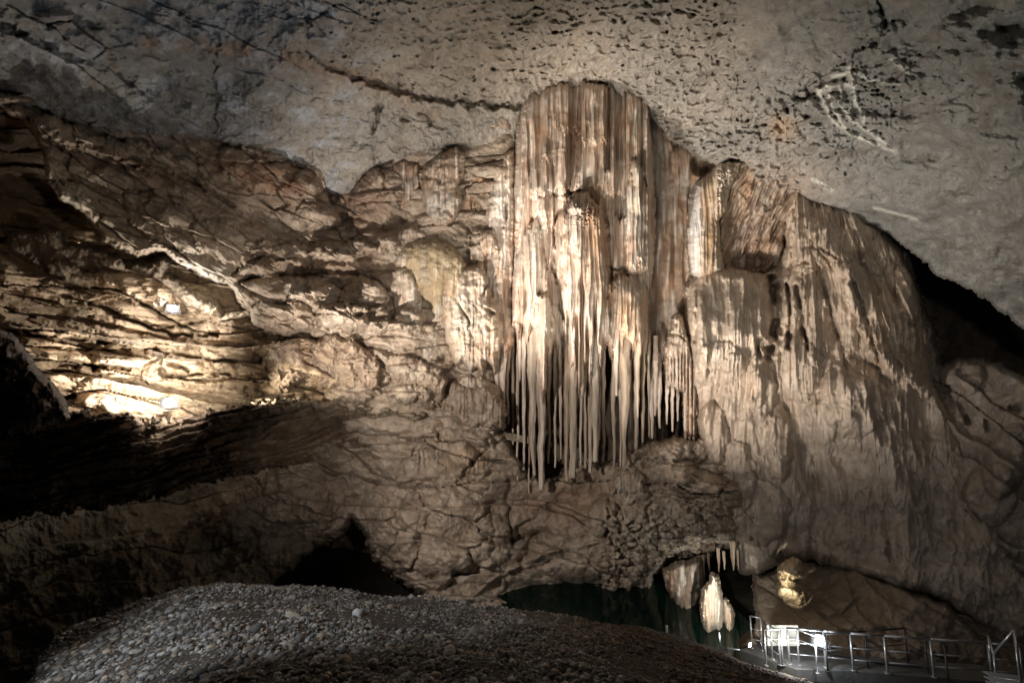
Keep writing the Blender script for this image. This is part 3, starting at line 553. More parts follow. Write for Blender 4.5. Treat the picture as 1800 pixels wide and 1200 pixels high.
# organ pipes hanging from the column: x, top, bottom, top width, bottom width, depth
PIPES = [(893,560,752,13,5,21.2),(902,585,778,9,4,21.4),(911,600,838,10,5,21.0),(921,570,800,12,5,20.8),(929,610,835,7,4,21.3),(938,590,838,9,5,21.1),(953,500,868,26,11,20.3),(966,600,800,8,5,21.1),(976,560,832,11,6,21.2),(985,590,800,8,4,21.0),(996,560,845,13,6,20.7),(1008,520,825,16,12,20.2),(1020,540,818,9,6,20.3),(1029,520,800,9,7,20.4),(1039,540,812,11,8,20.3),(1050,560,770,13,8,20.5),(1060,590,780,9,6,20.8),(1079,540,800,14,6,20.9),(1091,570,790,9,4,20.8),(1097,560,805,12,6,20.9),(1109,560,760,9,4,20.9),(1119,570,792,16,7,20.8),(1131,560,770,10,5,21.1),(1140,600,740,8,4,21.5),(914,430,640,16,8,20.9),(1024,430,700,17,9,19.6),(1046,500,812,30,12,19.9),(984,470,640,9,6,20.6),(1098,520,800,30,6,20.1),(936,520,812,22,7,20.6),(1084,520,690,20,5,20.0),(1122,540,745,22,6,20.3)]
for i, (x, y0, y1, w0, w1, d) in enumerate(PIPES):
    pipe(x, y0, y1, w0, w1, d, 300+i, great, (CR, (.52,.41,.30), (.5,.42,.33))[i % 3], dx=random.uniform(-2, 2))
# thin cross ledge tying the pipes together
def xledge(pts, h, d0, name, par):
    P3 = [P(x, y, d) for x, y, d in pts]
    return kid(tube(name, P3, [h]*len(P3), 'crumb', (.42,.34,.25), 77, 4, 14, .5), par)
xledge([(850,764,21.4),(890,766,21.2),(918,772,21.1),(938,771,21.3)], .17, 0, 'cross_ledge', great)

# --- pale curtain and lobes left of the column
def flow_thing(name, label, cat, poly, d, seed, tints=(), bulge=.8, bw=30, edge=12, back=1.2, w=12, amp=.25, rgh=.25, base=CR, alt=TAN, extra=None, mat='flow', group=None, step=1.4, warp=(4,16), colf=None):
    cx = sum(p[0] for p in poly)/len(poly); by = max(p[1] for p in poly)
    dd = d if isinstance(d, list) else [(0,0,d)]
    if 'stal' not in name and 'small' not in name: dd = [(a_, b_, c_-.45) for a_, b_, c_ in dd]
    t = empty(name, P(cx, by, dd[0][2]), label, cat, group)
    def det(X, Y, sd):
        z = flutes(X, Y, w, amp, seed, 12)+rough(X, Y, 26, rgh, seed+3)
        if extra is not None: z = z+extra(X, Y, sd)
        return z
    kid(patch('flowstone_body', poly, dd, mat, det, colf or flowcol(seed, tints, base=base, alt=alt), step=step, edge=edge, back=back, bulge=bulge, bw=bw, warp=warp, seed=seed), t)
    return t
cur = flow_thing('flowstone_curtain', 'pale grey and ochre flowstone curtain hanging against the left side of the great column', 'flowstone',
    [(903,258),(885,266),(872,290),(862,330),(850,380),(856,420),(846,470),(858,520),(870,600),(888,640),(905,600),(905,500),(908,400)], [(870,300,22.2),(905,300,22.6),(850,450,21.6),(890,620,21.2)], 401, ((880,350,16,50,(.7,.68,.62),.8),(885,290,14,30,(.42,.31,.18),.6)), bulge=.5, extra=lambda X,Y,s: crack(X,Y,[(890,300),(892,370),(885,400)],2.5,.6))
flow_thing('flowstone_boss', 'knobbly brown flowstone boss under the ceiling, above the olive dome', 'flowstone',
    [(735,300),(760,275),(800,255),(820,272),(816,305),(806,330),(812,350),(805,385),(790,402),(762,404),(745,370),(738,335)], 21.6, 411, ((775,360,25,25,(.6,.57,.52),.7),), bulge=.8, bw=26, rgh=.5, base=(.42,.33,.24))
flow_thing('flowstone_slab', 'dark brown sloping flowstone slab under the ceiling, left of the knobbly boss', 'flowstone',
    [(650,320),(680,285),(705,275),(740,285),(742,330),(720,360),(690,380),(655,395),(635,385)], 21.9, 415, (), bulge=.5, bw=26, rgh=.25, base=(.32,.23,.165), alt=(.27,.185,.13))
flow_thing('rock_fin', 'shaded brown rock behind, between the knobbly boss and the pale curtain', 'rock',
    [(815,290),(850,272),(868,280),(860,340),(848,390),(852,430),(835,450),(815,420),(808,380),(800,340)], 22.9, 421, (), bulge=.6, base=(.3,.22,.15), alt=(.25,.18,.12), w=20, rgh=.6)
flow_thing('flowstone_dome', 'olive tan rounded flowstone dome with a pale rim on its left', 'flowstone',
    [(684,462),(700,438),(728,420),(765,416),(800,432),(822,462),(826,500),(790,560),(768,572),(744,548),(716,500)], 20.9, 431, ((755,450,50,40,(.38,.30,.185),.9),(695,445,14,14,(.7,.68,.6),.8)), bulge=1.2, bw=40, amp=.1, base=(.40,.32,.2), alt=(.34,.26,.165))
flow_thing('flowstone_lobe', 'small grey flowstone lobe below and left of the olive dome', 'flowstone',
    [(676,558),(680,505),(690,470),(712,462),(732,482),(744,520),(750,552),(742,566),(700,566)], 20.3, 441, (), bulge=.9, bw=28, amp=.12, base=(.5,.43,.34), alt=(.42,.34,.26))
flow_thing('flowstone_lobe', 'low sloping brown flowstone lobe, leftmost of the lobes beside the olive dome', 'flowstone',
    [(615,552),(628,515),(655,492),(684,492),(684,556),(650,566)], 20.1, 445, (), bulge=.7, bw=26, amp=.12, base=(.44,.35,.26))
mush = flow_thing('flowstone_cascade', 'cream mushroom topped flowstone cascade with fringed bottom, left of the great column', 'flowstone',
    [(765,520),(780,480),(800,470),(828,463),(850,462),(862,490),(868,520),(884,550),(888,600),(876,640),(870,662),(858,640),(850,668),(838,650),(826,662),(815,640),(800,645),(780,600),(772,560)], [(770,520,20.8),(860,480,21.2),(880,640,20.8),(800,640,20.2)], 451, ((800,560,20,60,(.66,.58,.46),.6),(830,500,26,30,(.45,.37,.28),.6)), bulge=1.1, bw=34, amp=.2, rgh=.4, base=(.42,.35,.27), alt=(.35,.28,.21), extra=lambda X,Y,s: crack(X,Y,[(798,480),(802,530),(820,560),(830,590)],3,.5)+crack(X,Y,[(855,500),(850,540),(870,550)],3,.5))
for i, (x, y0, y1, w0, w1) in enumerate([(806,600,668,12,5),(820,600,676,9,4),(832,600,690,9,4),(846,600,700,12,6),(862,600,700,10,5),(873,590,712,12,6),(884,560,740,14,7)]):
    pipe(x, y0, y1, w0, w1, 20.6, 480+i, mush)
flow_thing('flowstone_hump', 'bumpy flowstone hump with white nodules, sitting on the left end of the lower shelf', 'flowstone',
    [(676,650),(700,634),(740,632),(775,645),(790,668),(780,705),(760,728),(735,715),(700,700),(680,680)], 19.6, 461, ((725,655,40,18,(.5,.44,.35),.7),), bulge=.7, bw=44, rgh=.8, w=14, amp=.15, warp=(9,22), colf=rockcol(461, (.30,.24,.18), (.25,.19,.14), (.40,.34,.26), ((725,655,30,14,0,(.5,.44,.35),.6),), 30))
flow_thing('flowstone_hump', 'smooth twin humped flowstone hump on the shelf just left of the long stalactites', 'flowstone',
    [(770,742),(775,700),(785,674),(805,664),(828,678),(850,672),(878,690),(892,730),(888,752),(830,756)], 20.1, 465, (), bulge=.7, bw=44, amp=.15, rgh=.5, warp=(9,22), colf=rockcol(461, (.30,.24,.18), (.25,.19,.14), (.40,.34,.26), ((725,655,30,14,0,(.5,.44,.35),.6),), 30))
flow_thing('rock_bulge', 'rounded tan rock bulge above the gravelly shelf, left of the white nodule knob', 'rock',
    [(520,640),(540,600),(575,582),(620,590),(655,620),(675,660),(665,690),(610,690),(560,680),(530,665)], 18.6, 471, (), bulge=.7, bw=50, rgh=.8, amp=.03, mat='rock', warp=(12,28), colf=rockcol(471, (.36,.28,.21), (.29,.22,.16), (.42,.35,.27)))
flow_thing('rock_bulge', 'rounded brown rock bulge beside the dark slot, leftmost of the two above the shelf', 'rock',
    [(452,650),(462,615),(490,592),(525,596),(545,630),(540,668),(500,690),(460,680)], 18.0, 475, (), bulge=.6, bw=44, rgh=.8, amp=.03, mat='rock', warp=(12,28), colf=rockcol(475, (.36,.28,.21), (.29,.22,.16), (.42,.35,.27)))

def drape(x, y, w, h, d, seed, label, base=(.46,.38,.3)):
    pl = [(x-w*.5, y+h*.75), (x-w*.48, y+h*.35), (x-w*.32, y+h*.1), (x-w*.05, y), (x+w*.25, y+h*.06), (x+w*.45, y+h*.3), (x+w*.52, y+h*.7)]
    n = max(4, int(w/9))
    for i in range(n*2+1): pl.append((x+w*.5-w*i/(n*2), y+h*(1.0 if i % 2 else .8)+random.uniform(-.06, .06)*h))
    t = flow_thing('flowstone_drape', label, 'flowstone', pl, d, seed, (), bulge=.7, bw=w*.35, edge=9, back=1.0, w=9, amp=.22, rgh=.3, base=base, alt=tuple(v*.82 for v in base), warp=(5,14))
    for i in range(max(2, n-1)):
        px = x-w*.38+w*.76*i/max(1, n-2); pipe(px, y+h*.6, y+h*random.uniform(.98, 1.3), random.uniform(5,9), 3, d-.3, seed+i, t, col=(.5,.42,.33))
for a_ in ((722,395,64,42,21.4,'grey draped flowstone hood directly above the pale rim of the olive dome'),
           (655,395,50,50,21.3,'small tan flowstone drape in the shadow left of the olive dome top'),
           (672,590,90,46,20.2,'wide low flowstone drape under the grey lobe, above the white nodule hump'),
           (745,575,70,60,20.3,'cream flowstone drape hanging between the olive dome foot and the cascade'),
           (830,655,70,46,20.6,'fringed tan flowstone drape below the mushroom topped cascade'),
           (858,400,40,60,21.4,'narrow grey flowstone drape beside the pale curtain, above the cascade'),
           (745,785,70,36,20.6,'dark fringed flowstone drape on the lower wall, under the twin humped hump'),
           (822,800,56,44,20.7,'rounded tan flowstone drape with dark slots, left of the stalactite feet'),
           (1105,822,64,58,21.2,'ribbed grey flowstone drape below the right end of the stalactites'),
           (1235,905,70,52,21.3,'pale flowstone drape at the rubble shelf end, beside the mound')):
    drape(*a_[:5], 700+int(a_[0]), a_[5], base=(.36,.29,.22) if a_[1] > 700 else (.46,.38,.3))

# --- small stacked column right of the great column
sm = flow_thing('small_flowstone_column', 'small double domed flowstone column with combed fringes between the great column and the mound', 'flowstone column',
    [(1168,600),(1172,592),(1178,585),(1180,560),(1188,550),(1200,556),(1206,580),(1214,600),(1222,640),(1228,700),(1228,770),(1205,770),(1198,690),(1180,680),(1172,700),(1166,650)], 21.4, 501, ((1190,600,14,30,(.56,.5,.4),.5),), bulge=.6, bw=14, amp=.3, w=6, extra=lambda X,Y,s: crack(X,Y,[(1170,590),(1190,588),(1205,598)],2,.5)-.4*sst(600,640,Y)*(np.sin(X*1.05)>.1))
for i, (x, y0, y1, w0, w1) in enumerate([(1172,660,745,7,4),(1182,660,758,6,4),(1191,670,740,5,3),(1152,610,730,9,5),(1159,640,752,8,4),(1205,650,775,6,5),(1212,640,775,6,5),(1220,640,775,6,5),(1146,660,770,8,5)]):
    pipe(x, y0, y1, w0, w1, 21.2, 520+i, sm)
# stalagmite stump at its foot
flow_thing('stalagmite', 'squat smooth tan stalagmite standing at the foot of the small column', 'stalagmite', [(1160,880),(1162,820),(1172,785),(1195,770),(1222,790),(1232,840),(1228,885)], 21.2, 511, (), bulge=.9, bw=34, amp=.12, base=(.42,.35,.25))

# --- hanging stalactites above the pool
st = flow_thing('hanging_stalactite', 'bright white lit stalactite with a fringed tip, largest of those hanging over the pool', 'stalactite',
    [(1246,1020),(1250,1005),(1262,1010),(1268,1035),(1272,1060),(1270,1100),(1264,1112),(1258,1106),(1252,1112),(1246,1118),(1238,1108),(1232,1085),(1230,1060),(1234,1035)], 17.6, 541, (), bulge=.55, bw=18, edge=10, back=.5, amp=.12, w=6, rgh=.08, base=(.72,.66,.55), alt=(.6,.52,.42), step=.9, warp=(2,8))
flow_thing('hanging_stalactite', 'bright white lit stalactite, the smaller one just right of the largest over the pool', 'stalactite',
    [(1270,1052),(1276,1050),(1284,1062),(1291,1078),(1290,1105),(1285,1120),(1277,1112),(1273,1090),(1270,1070)], 17.8, 545, (), bulge=.35, bw=10, edge=7, back=.4, amp=.1, w=5, rgh=.06, base=(.72,.66,.55), alt=(.6,.52,.42), step=.9, warp=(2,8))
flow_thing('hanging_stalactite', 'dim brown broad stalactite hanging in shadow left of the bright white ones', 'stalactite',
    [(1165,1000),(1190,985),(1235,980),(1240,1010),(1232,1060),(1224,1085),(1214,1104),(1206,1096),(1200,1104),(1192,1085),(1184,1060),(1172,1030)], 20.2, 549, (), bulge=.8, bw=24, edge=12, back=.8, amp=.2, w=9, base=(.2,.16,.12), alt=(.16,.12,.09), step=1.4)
for i, (x, y0, y1, w) in enumerate([(1236,975,1012,5),(1245,970,1005,5),(1262,962,1004,6),(1272,968,1000,5),(1287,950,1002,10),(1296,965,1000,4)]):
    o = tube('small_stalactite', [P(x,y0,20.2), P(x+1,(y0+y1)/2,20.2), P(x+2,y1,20.2)], [w*.5*20.2/F, w*.4*20.2/F, .02], 'flow', (.45,.35,.26), 560+i)
    lab = 'pale tapering stalactite, longest and widest of the row under the mound edge' if i == 4 else 'thin brown stalactite in the short row hanging left of the lit boulder'
    put(o, None, lab, 'stalactite', 'short stalactites under the mound edge')
# --- lit boulder
bd = empty('hanging_boulder', P(1390,1060,18), 'knobbly golden lit boulder jutting from the wall above the railing', 'boulder')
def bd_det(X, Y, sd):
    return rough(X, Y, 16, .35, 571)+lobe(X,Y,1398,1003,22,22,.5)+lobe(X,Y,1385,1035,24,24,.5,20)-gau(X,Y,1378,1014,4,5)*.5-gau(X,Y,1391,1016,4,4)*.5-gau(X,Y,1374,994,4,5)*.4+crack(X,Y,[(1365,1022),(1390,1030),(1405,1020)],3,.25)
kid(patch('boulder_body', [(1362,1020),(1366,1000),(1376,985),(1395,979),(1408,985),(1413,1000),(1410,1015),(1400,1020),(1412,1030),(1418,1045),(1416,1060),(1405,1064),(1385,1058),(1368,1045),(1360,1032)], [(0,0,17.5)], 'rock', bd_det, rockcol(57, (.52,.43,.3), (.46,.37,.25), (.58,.5,.38)), step=.9, edge=12, back=.9, bulge=.9, bw=30, warp=(4,10), seed=57), bd)

# --- dark boulders on the ledge before the lit pocket, and the near black rock at far left
def boulder(label, poly, d, seed, base=(.3,.24,.18), bulge=.8, bw=30, rgh=.5, cat='boulder', name='boulder', step=1.6, back=.9, edge=12):
    cx = sum(p[0] for p in poly)/len(poly); by = max(p[1] for p in poly)
    t = patch(name, poly, [(0,0,d)], 'rock', lambda X, Y, sd: rough(X, Y, 28, rgh, seed), rockcol(seed, base, tuple(v*.8 for v in base), tuple(v*1.2 for v in base)), step=step, edge=edge, back=back, bulge=bulge, bw=bw, warp=(5,20), seed=seed)
    return put(t, None, label, cat)
boulder('black shadowed rock pile with a rounded top in front of the glowing pocket, far left', [(-60,470),(0,425),(28,404),(68,408),(84,394),(104,402),(122,428),(150,426),(182,440),(215,452),(225,480),(160,480),(80,500),(-40,520)], 16.6, 601, bulge=.6)
boulder('black shadowed rock ridge sloping down under the smooth pale rim, left', [(210,455),(262,458),(290,444),(300,458),(296,480),(340,505),(385,528),(400,560),(350,552),(270,510),(220,490)], 17.2, 607, bulge=.5)
boulder('grey slanted rock block leaning on the bedded ledge above the upper lamp', [(75,460),(100,450),(140,470),(165,490),(160,512),(120,500),(85,482)], 15.9, 611, (.4,.33,.25), bulge=.5, bw=16)
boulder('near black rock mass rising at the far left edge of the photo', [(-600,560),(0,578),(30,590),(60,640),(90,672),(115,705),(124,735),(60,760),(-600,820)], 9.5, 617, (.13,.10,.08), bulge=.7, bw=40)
boulder('dark jagged rock standing before the lower lamp, its shadow on the bright beds', [(190,640),(215,605),(245,600),(258,612),(292,625),(280,650),(290,665),(262,675),(240,660),(215,650)], 15.0, 621, (.3,.22,.15), bulge=.3, bw=12, edge=8, back=.5)
boulder('pale round rock beside the upper lamp on the bedded ledge', [(258,532),(264,520),(282,518),(294,528),(288,538),(268,540)], 16.4, 627, (.5,.44,.36), bulge=.25, bw=9, edge=6, back=.3, step=1)
boulder('small tan rock right of the upper lamp near the dark slot', [(356,548),(366,536),(384,536),(386,548),(372,556)], 17.0, 631, (.5,.42,.3), bulge=.25, bw=9, edge=6, back=.3, step=1)
boulder('long pale flat rock lying before the dark slot, left of the rock bulges', [(380,560),(400,550),(440,546),(442,554),(410,562),(386,566)], 17.2, 635, (.5,.42,.32), bulge=.2, bw=8, edge=5, back=.3, step=1)
# broken stones on the lit shelf
for i in range(70):
    x = random.uniform(430, 870); y = 700+(x-455)*.11+random.uniform(-9, 13); d = 16.3+(x-455)/405*3.5
    s = random.uniform(3.5, 9)
    n = 9; pl = [(x+s*math.cos(a)*random.uniform(.7,1.2)*1.3, y+s*math.sin(a)*random.uniform(.6,1.0)*.8) for a in np.linspace(0, 2*math.pi, n, endpoint=False)]
    o = patch('shelf_stone', pl, [(0,0,d)], 'crumb', lambda X, Y, sd: rough(X, Y, 8, .12, 640+i), rockcol(640+i, (.5,.42,.31), (.4,.32,.23), (.58,.5,.4)), step=1.2, edge=5, back=.4, bulge=.2, bw=6, warp=(2,6), seed=640+i, pad=3)
    put(o, None, 'small pale broken stone lying on the long lit shelf left of the stalactites', 'stone', 'broken stones on the lit shelf')

# ================================================================= GRAVEL, GROUND, WATER
def ground_plane(name, z, x0, x1, y0, y1, mat, n=60, amp=0):
    gx = np.linspace(x0, x1, n); gy = np.linspace(y0, y1, n); X, Y = np.meshgrid(gx, gy)
    Z = z+amp*fbm(X/6, Y/6, 4, 4); V = np.stack([X, Y, Z], -1); idx = np.arange(n*n).reshape(n, n)
    Fq = np.stack([idx[:-1,:-1], idx[:-1,1:], idx[1:,1:], idx[1:,:-1]], -1).reshape(-1, 4)
    return mesh_np(name, V, Fq, mat)
S_(ground_plane('ground', -1.2, -60, 60, -20, 70, M['mud'], 120, .3))
S_(ground_plane('water', 0, -1.5, 10, 12, 45, mw, 4))
crest = [(-700,1900,2.2),(-300,1600,3.0),(0,1300,4.6),(45,1215,5.6),(70,1150,6.6),(95,1124,6.9),(150,1094,7.3),(250,1055,7.8),(340,1030,8.2),(380,1022,8.4),(450,1026,8.6),(640,1042,9.2),(800,1056,10),(950,1075,10.8),(1080,1094,11.6),(1170,1112,12.2),(1260,1140,12.4),(1340,1172,12.2),(1450,1205,11.6),(1700,1290,9.5),(2300,1450,7)]
cw = np.array([P(*c) for c in crest]); cs = cw[:, 0]/cw[:, 1]; order = np.argsort(cs); cs = cs[order]; cY = cw[order, 1]; cZ = cw[order, 2]
def grav_z(s, r):
    """height at azimuth slope s and forward distance r"""
    yc = np.interp(s, cs, cY); zc = np.interp(s, cs, cZ)
    zn = CAMZ-1.75-.45*np.clip(s, -1, 3)**2*.3
    t = np.clip((r-.5)/(yc-.5), 0, 1)
    z = zn+(zc-zn)*(t**1.15)
    over = np.maximum(r-yc, 0)
    z = z-over*.85*sst(0, .8, over)-.05*over
    return z+(.16*fbm(s*r/1.6, r/1.6, 8, 5, .55)-.06)*sst(0,2,r)
sv = np.tan(np.linspace(-1.2, 1.2, 520)); rv = np.concatenate([np.linspace(.3, 14, 300), np.linspace(14.2, 26, 30)])
Sg, Rg = np.meshgrid(sv, rv); Zg = np.maximum(grav_z(Sg, Rg), -1.5)
idx = np.arange(Sg.size).reshape(Sg.shape)
Fq = np.stack([idx[:-1,:-1], idx[:-1,1:], idx[1:,1:], idx[1:,:-1]], -1).reshape(-1, 4)
S_(mesh_np('gravel_slope', np.stack([Sg*Rg, Rg, Zg], -1), Fq, M['soil']))
# pebbles: one mass of rounded stones
def ico():
    import bmesh
    bm = bmesh.new(); bmesh.ops.create_icosphere(bm, subdivisions=1, radius=1)
    v = np.array([p.co[:] for p in bm.verts]); f = np.array([[q.index for q in p.verts] for p in bm.faces]); bm.free(); return v, f
iv, if_ = ico()
rng = np.random.default_rng(5)
def pebbles(n):
    s = np.tan(rng.uniform(-1.0, .82, n*2)); 
    r = 2.2+10.6*rng.uniform(0, 1, n*2)**.75
    yc = np.interp(s, cs, cY); ok = r < yc+.5; s = s[ok][:n]; r = r[ok][:n]; n = len(s)
    z = grav_z(s, r)
    rad = .014+.03*rng.uniform(0, 1, n)**3+.032*rng.uniform(0, 1, n)**2*(rng.uniform(0, 1, n) > .94)+rng.uniform(.03, .06, n)*(rng.uniform(0, 1, n) > .9965)
    rad *= np.where(s*1.0 > .45, .8, 1)
    silt = sst(.0, .45, fbm(s*r/1.3, r/1.0, 77, 4)); rad *= 1-.4*silt; z = z-.012*silt
    sx = rng.uniform(.8, 1.5, n); sy = rng.uniform(.75, 1.2, n); sz = rng.uniform(.45, .85, n); th = rng.uniform(0, 6.28, n)
    tilt = rng.uniform(-.5, .5, n)
    v = iv[None]*(1+.30*(rng.uniform(-1, 1, (n, len(iv), 1))))
    v = v*np.stack([sx, sy, sz], -1)[:, None]*rad[:, None, None]
    x = v[..., 0]*np.cos(th)[:, None]-v[..., 1]*np.sin(th)[:, None]; y = v[..., 0]*np.sin(th)[:, None]+v[..., 1]*np.cos(th)[:, None]; zz = v[..., 2]
    zz2 = zz*np.cos(tilt)[:, None]+x*np.sin(tilt)[:, None]; x = x*np.cos(tilt)[:, None]-zz*np.sin(tilt)[:, None]
    V = np.stack([x+(s*r)[:, None], y+r[:, None], zz2+(z+rad*.25)[:, None]], -1)
    Fq = if_[None]+(np.arange(n)*len(iv))[:, None, None]
    g = rng.uniform(0, 1, n)
    base = np.array([.26,.26,.255])*(.4+1.2*g[:, None]**1.8)
    warm = (rng.uniform(0, 1, n) < (.25+.5*np.clip((s*r-0)/5, 0, 1)))[:, None]
    base = np.where(warm, base*np.array([1.12,.95,.76]), base*np.array([1,1,1]))
    base = np.where((rng.uniform(0,1,n) > .985)[:, None], np.array([.5,.5,.48]), base)
    # the darker brown right end
    k = sst(-.6, 3.4, s*r-.25*(10-r))[:, None]; base = base*(1-k)+base*np.array([.40,.28,.2])*k
    col = np.repeat(base[:, None], len(iv), 1)
    return V.reshape(-1, 3), Fq.reshape(-1, 3), col.reshape(-1, 3)
V, Fp, cc = pebbles(52000)
put(mesh_np('gravel', V, Fp, M['peb'], cc), None, 'grey river pebbles covering the sloping bank in the foreground', 'gravel', kind='stuff')
def stone(x, y, r, label, col=(.5,.5,.48), sq=(1,.8,.7)):
    # find the gravel surface under this point of the view
    for d in np.linspace(2, 13, 800):
        q = P(x, y, d)
        if q[2] < float(grav_z(np.array([q[0]/q[1]]), np.array([q[1]]))[0]): break
    import bmesh
    bm = bmesh.new(); bmesh.ops.create_icosphere(bm, subdivisions=3, radius=1)
    v = np.array([p.co[:] for p in bm.verts]); f = np.array([[w.index for w in p.verts] for p in bm.faces]); bm.free()
    v = v*(1+.16*fbm(v[:,0:1]*1.3+x, v[:,1:2]*1.3+v[:,2:3]*.9, int(x), 3))*np.array(sq)*r
    o = mesh_np('loose_stone', v, f, M['peb'], np.tile(col, (len(v), 1))); o.location = (q[0], q[1], q[2]+r*.35); o.rotation_euler = (0,.2,x)
    put(o, None, label, 'stone')
stone(628, 1080, .085, 'lone round white stone on the gravel bank near the middle of the crest', (.62,.64,.66))
stone(515, 1085, .09, 'long pale tan pebble lying on the gravel left of the lone white stone', (.38,.34,.27), (1.5,.7,.5))
stone(655, 1170, .075, 'pale grey rounded stone near the bottom edge, directly below the lone white stone', (.42,.42,.42))
stone(790, 1150, .085, 'large pale flat stone low on the gravel among a bright cluster', (.42,.41,.38), (1.3,.9,.6))
stone(825, 1135, .06, 'small white angular stone above the large pale flat stone on the gravel', (.55,.54,.5), (1.2,.8,.6))

# ================================================================= WALKWAY, RAILINGS, LAMPS
def cyl(name, a, b, r, mat, par, seg=10):
    a = np.array(a, float); b = np.array(b, float); d = b-a; L = np.linalg.norm(d); d /= L
    up = np.array([0,0,1.]) if abs(d[2]) < .9 else np.array([1.,0,0]); u = np.cross(d, up); u /= np.linalg.norm(u); w = np.cross(d, u)
    V = []; Fa = []
    for p in (a, b):
        for k in range(seg):
            t = 2*math.pi*k/seg; V.append(tuple(p+r*(u*math.cos(t)+w*math.sin(t))))
    for k in range(seg): Fa.append((k, (k+1) % seg, seg+(k+1) % seg, seg+k))
    Fa += [tuple(range(seg))[::-1], tuple(range(seg, 2*seg))]
    me = bpy.data.meshes.new(name); me.from_pydata(V, [], Fa); me.materials.append(M[mat]); me.update()
    me.polygons.foreach_set('use_smooth', [True]*seg+[False]*2)
    return kid(bpy.data.objects.new(name, me), par)
def slab(name, pts, th, mat, par=None):
    """thick slab from a top outline of 3D points"""
    n = len(pts); V = [tuple(p) for p in pts]+[(p[0], p[1], p[2]-th) for p in pts]
    Fa = [tuple(range(n)), tuple(range(2*n-1, n-1, -1))]+[(i, i+n, (i+1) % n+n, (i+1) % n) for i in range(n)]
    me = bpy.data.meshes.new(name); me.from_pydata(V, [], Fa); me.materials.append(M[mat]); me.update()
    import bmesh
    bm = bmesh.new(); bm.from_mesh(me); bmesh.ops.recalc_face_normals(bm, faces=bm.faces); bmesh.ops.bevel(bm, geom=bm.edges, offset=.012, segments=1, affect='EDGES'); bm.to_mesh(me); bm.free()
    o = bpy.data.objects.new(name, me)
    return kid(o, par) if par else o
def railing(label, tops, bots, mids=(.4,.72), r=.027, seg=8, name='railing', topr=True, rails=True):
    t = empty(name, bots[0], label, 'railing')
    for a, b_ in zip(tops, bots): cyl('post', a, b_, r*1.15, 'steel', t, seg); cyl('base_plate', b_, (b_[0], b_[1], b_[2]+.015), r*2.6, 'steel', t, 14)
    for a, b_ in zip(tops[:-1], tops[1:]): cyl('top_rail', a, b_, r*1.1, 'steel', t, seg)
    if rails:
        for f in mids:
            for i in range(len(tops)-1):
                p = [tuple(np.array(tops[j])*(1-f)+np.array(bots[j])*f) for j in (i, i+1)]
                cyl('mid_rail', p[0], p[1], r*.6, 'steel', t, seg)
    return t
def rl(xs, yb, h, d):   # posts standing on points (x, yb) at depth d
    bots = [P(x, y, dd) for x, y, dd in zip(xs, yb, d)]; tops = [(p[0], p[1], p[2]+h) for p in bots]; return tops, bots
# right platform deck
dk = empty('walkway', P(1500,1180,12), 'grey concrete walkway platform with a raised edge behind the steel railing, lower right', 'walkway')
A = P(1285,1152,14.6); zA = A[2]
def PZ(x, y, z):   # point of the view at a height
    rx = (x-900.0)/F; ry = (600.0-y)/F; k = SP+CP*ry; d = (z-CAMZ)/k; return (d*rx, d*(CP-SP*ry), z)
ZD = P(1560,1180,12.5)[2]
kid(slab('deck', [PZ(1300,1141,ZD), PZ(1340,1128,ZD), PZ(1430,1132,ZD), PZ(1500,1150,ZD), PZ(1600,1160,ZD), PZ(1800,1172,ZD), PZ(2000,1185,ZD), PZ(2000,1225,ZD), PZ(1740,1197,ZD), PZ(1600,1186,ZD), PZ(1500,1178,ZD), PZ(1400,1175,ZD)], .35, 'deck'), dk)
# front railing of the long bay
xb = [1388,1452,1500,1560,1642,1745,1800]; yb = [1166,1172,1177,1182,1189,1197,1203]
bots = [PZ(x, y, ZD) for x, y in zip(xb, yb)]; tops = [(p[0], p[1], p[2]+1.0) for p in bots]
railing('long shiny steel railing along the front of the walkway platform, lower right corner', tops, bots)
def backrail(pts, z=1.0):
    tp = [PZ(x, y, ZD+z) for x, y in pts]; return tp, [(p[0], p[1], p[2]-z) for p in tp]
tp, bt = backrail([(1450,1114),(1520,1109),(1590,1103),(1625,1117),(1660,1133)])
_st = M['steel']; M['steel'] = M['dark']  # dark material stands in for the back railing's unlit silhouette
railing('back railing of the platform coloured dark as a silhouette, bent down at its right end', tp, bt, mids=(.45,), r=.022)
M['steel'] = _st
tp, bt = backrail([(1343,1106),(1372,1105),(1400,1105),(1432,1117)])
railing('boxy steel railing at the back of the platform around the bright panel', tp, bt, mids=(.28,), r=.02)
t3 = [PZ(x, y, ZD) for x, y in ((1322,1138),(1340,1142),(1358,1158),(1372,1168))]
railing('short descending stair railing left of the bright panel', [(p[0], p[1], p[2]+.95) for p in t3], t3, r=.022)
t4 = [P(1266,1138,15.0), P(1306,1142,14.6)]
t4t = [(t4[0][0], t4[0][1], t4[0][2]+.5), (t4[1][0], t4[1][1], t4[1][2]+.06)]
g4 = empty('guide_rail', t4[0], 'low steel pipe with one upright at the water edge, left of the gabled box', 'guide rail')
cyl('post', t4t[0], t4[0], .025, 'steel', g4); cyl('rail', t4[0], t4[1], .025, 'steel', g4); cyl('foot', t4[1], (t4[1][0], t4[1][1], t4[1][2]-.25), .025, 'steel', g4)
mk = empty('marker_post', P(1172,1112,13), 'thin lone white marker post standing at the gravel edge by the green pool', 'post')
cyl('post', P(1172,1099,12.6), P(1172,1116,12.6), .03, 'board', mk); cyl('base', P(1172,1115.5,12.6), P(1172,1118,12.6), .05, 'dark', mk)
cb = [PZ(1446,1141,ZD+.02), PZ(1462,1150,ZD+.02), PZ(1500,1156,ZD+.02), PZ(1550,1166,ZD+.02), PZ(1620,1172,ZD+.02)]
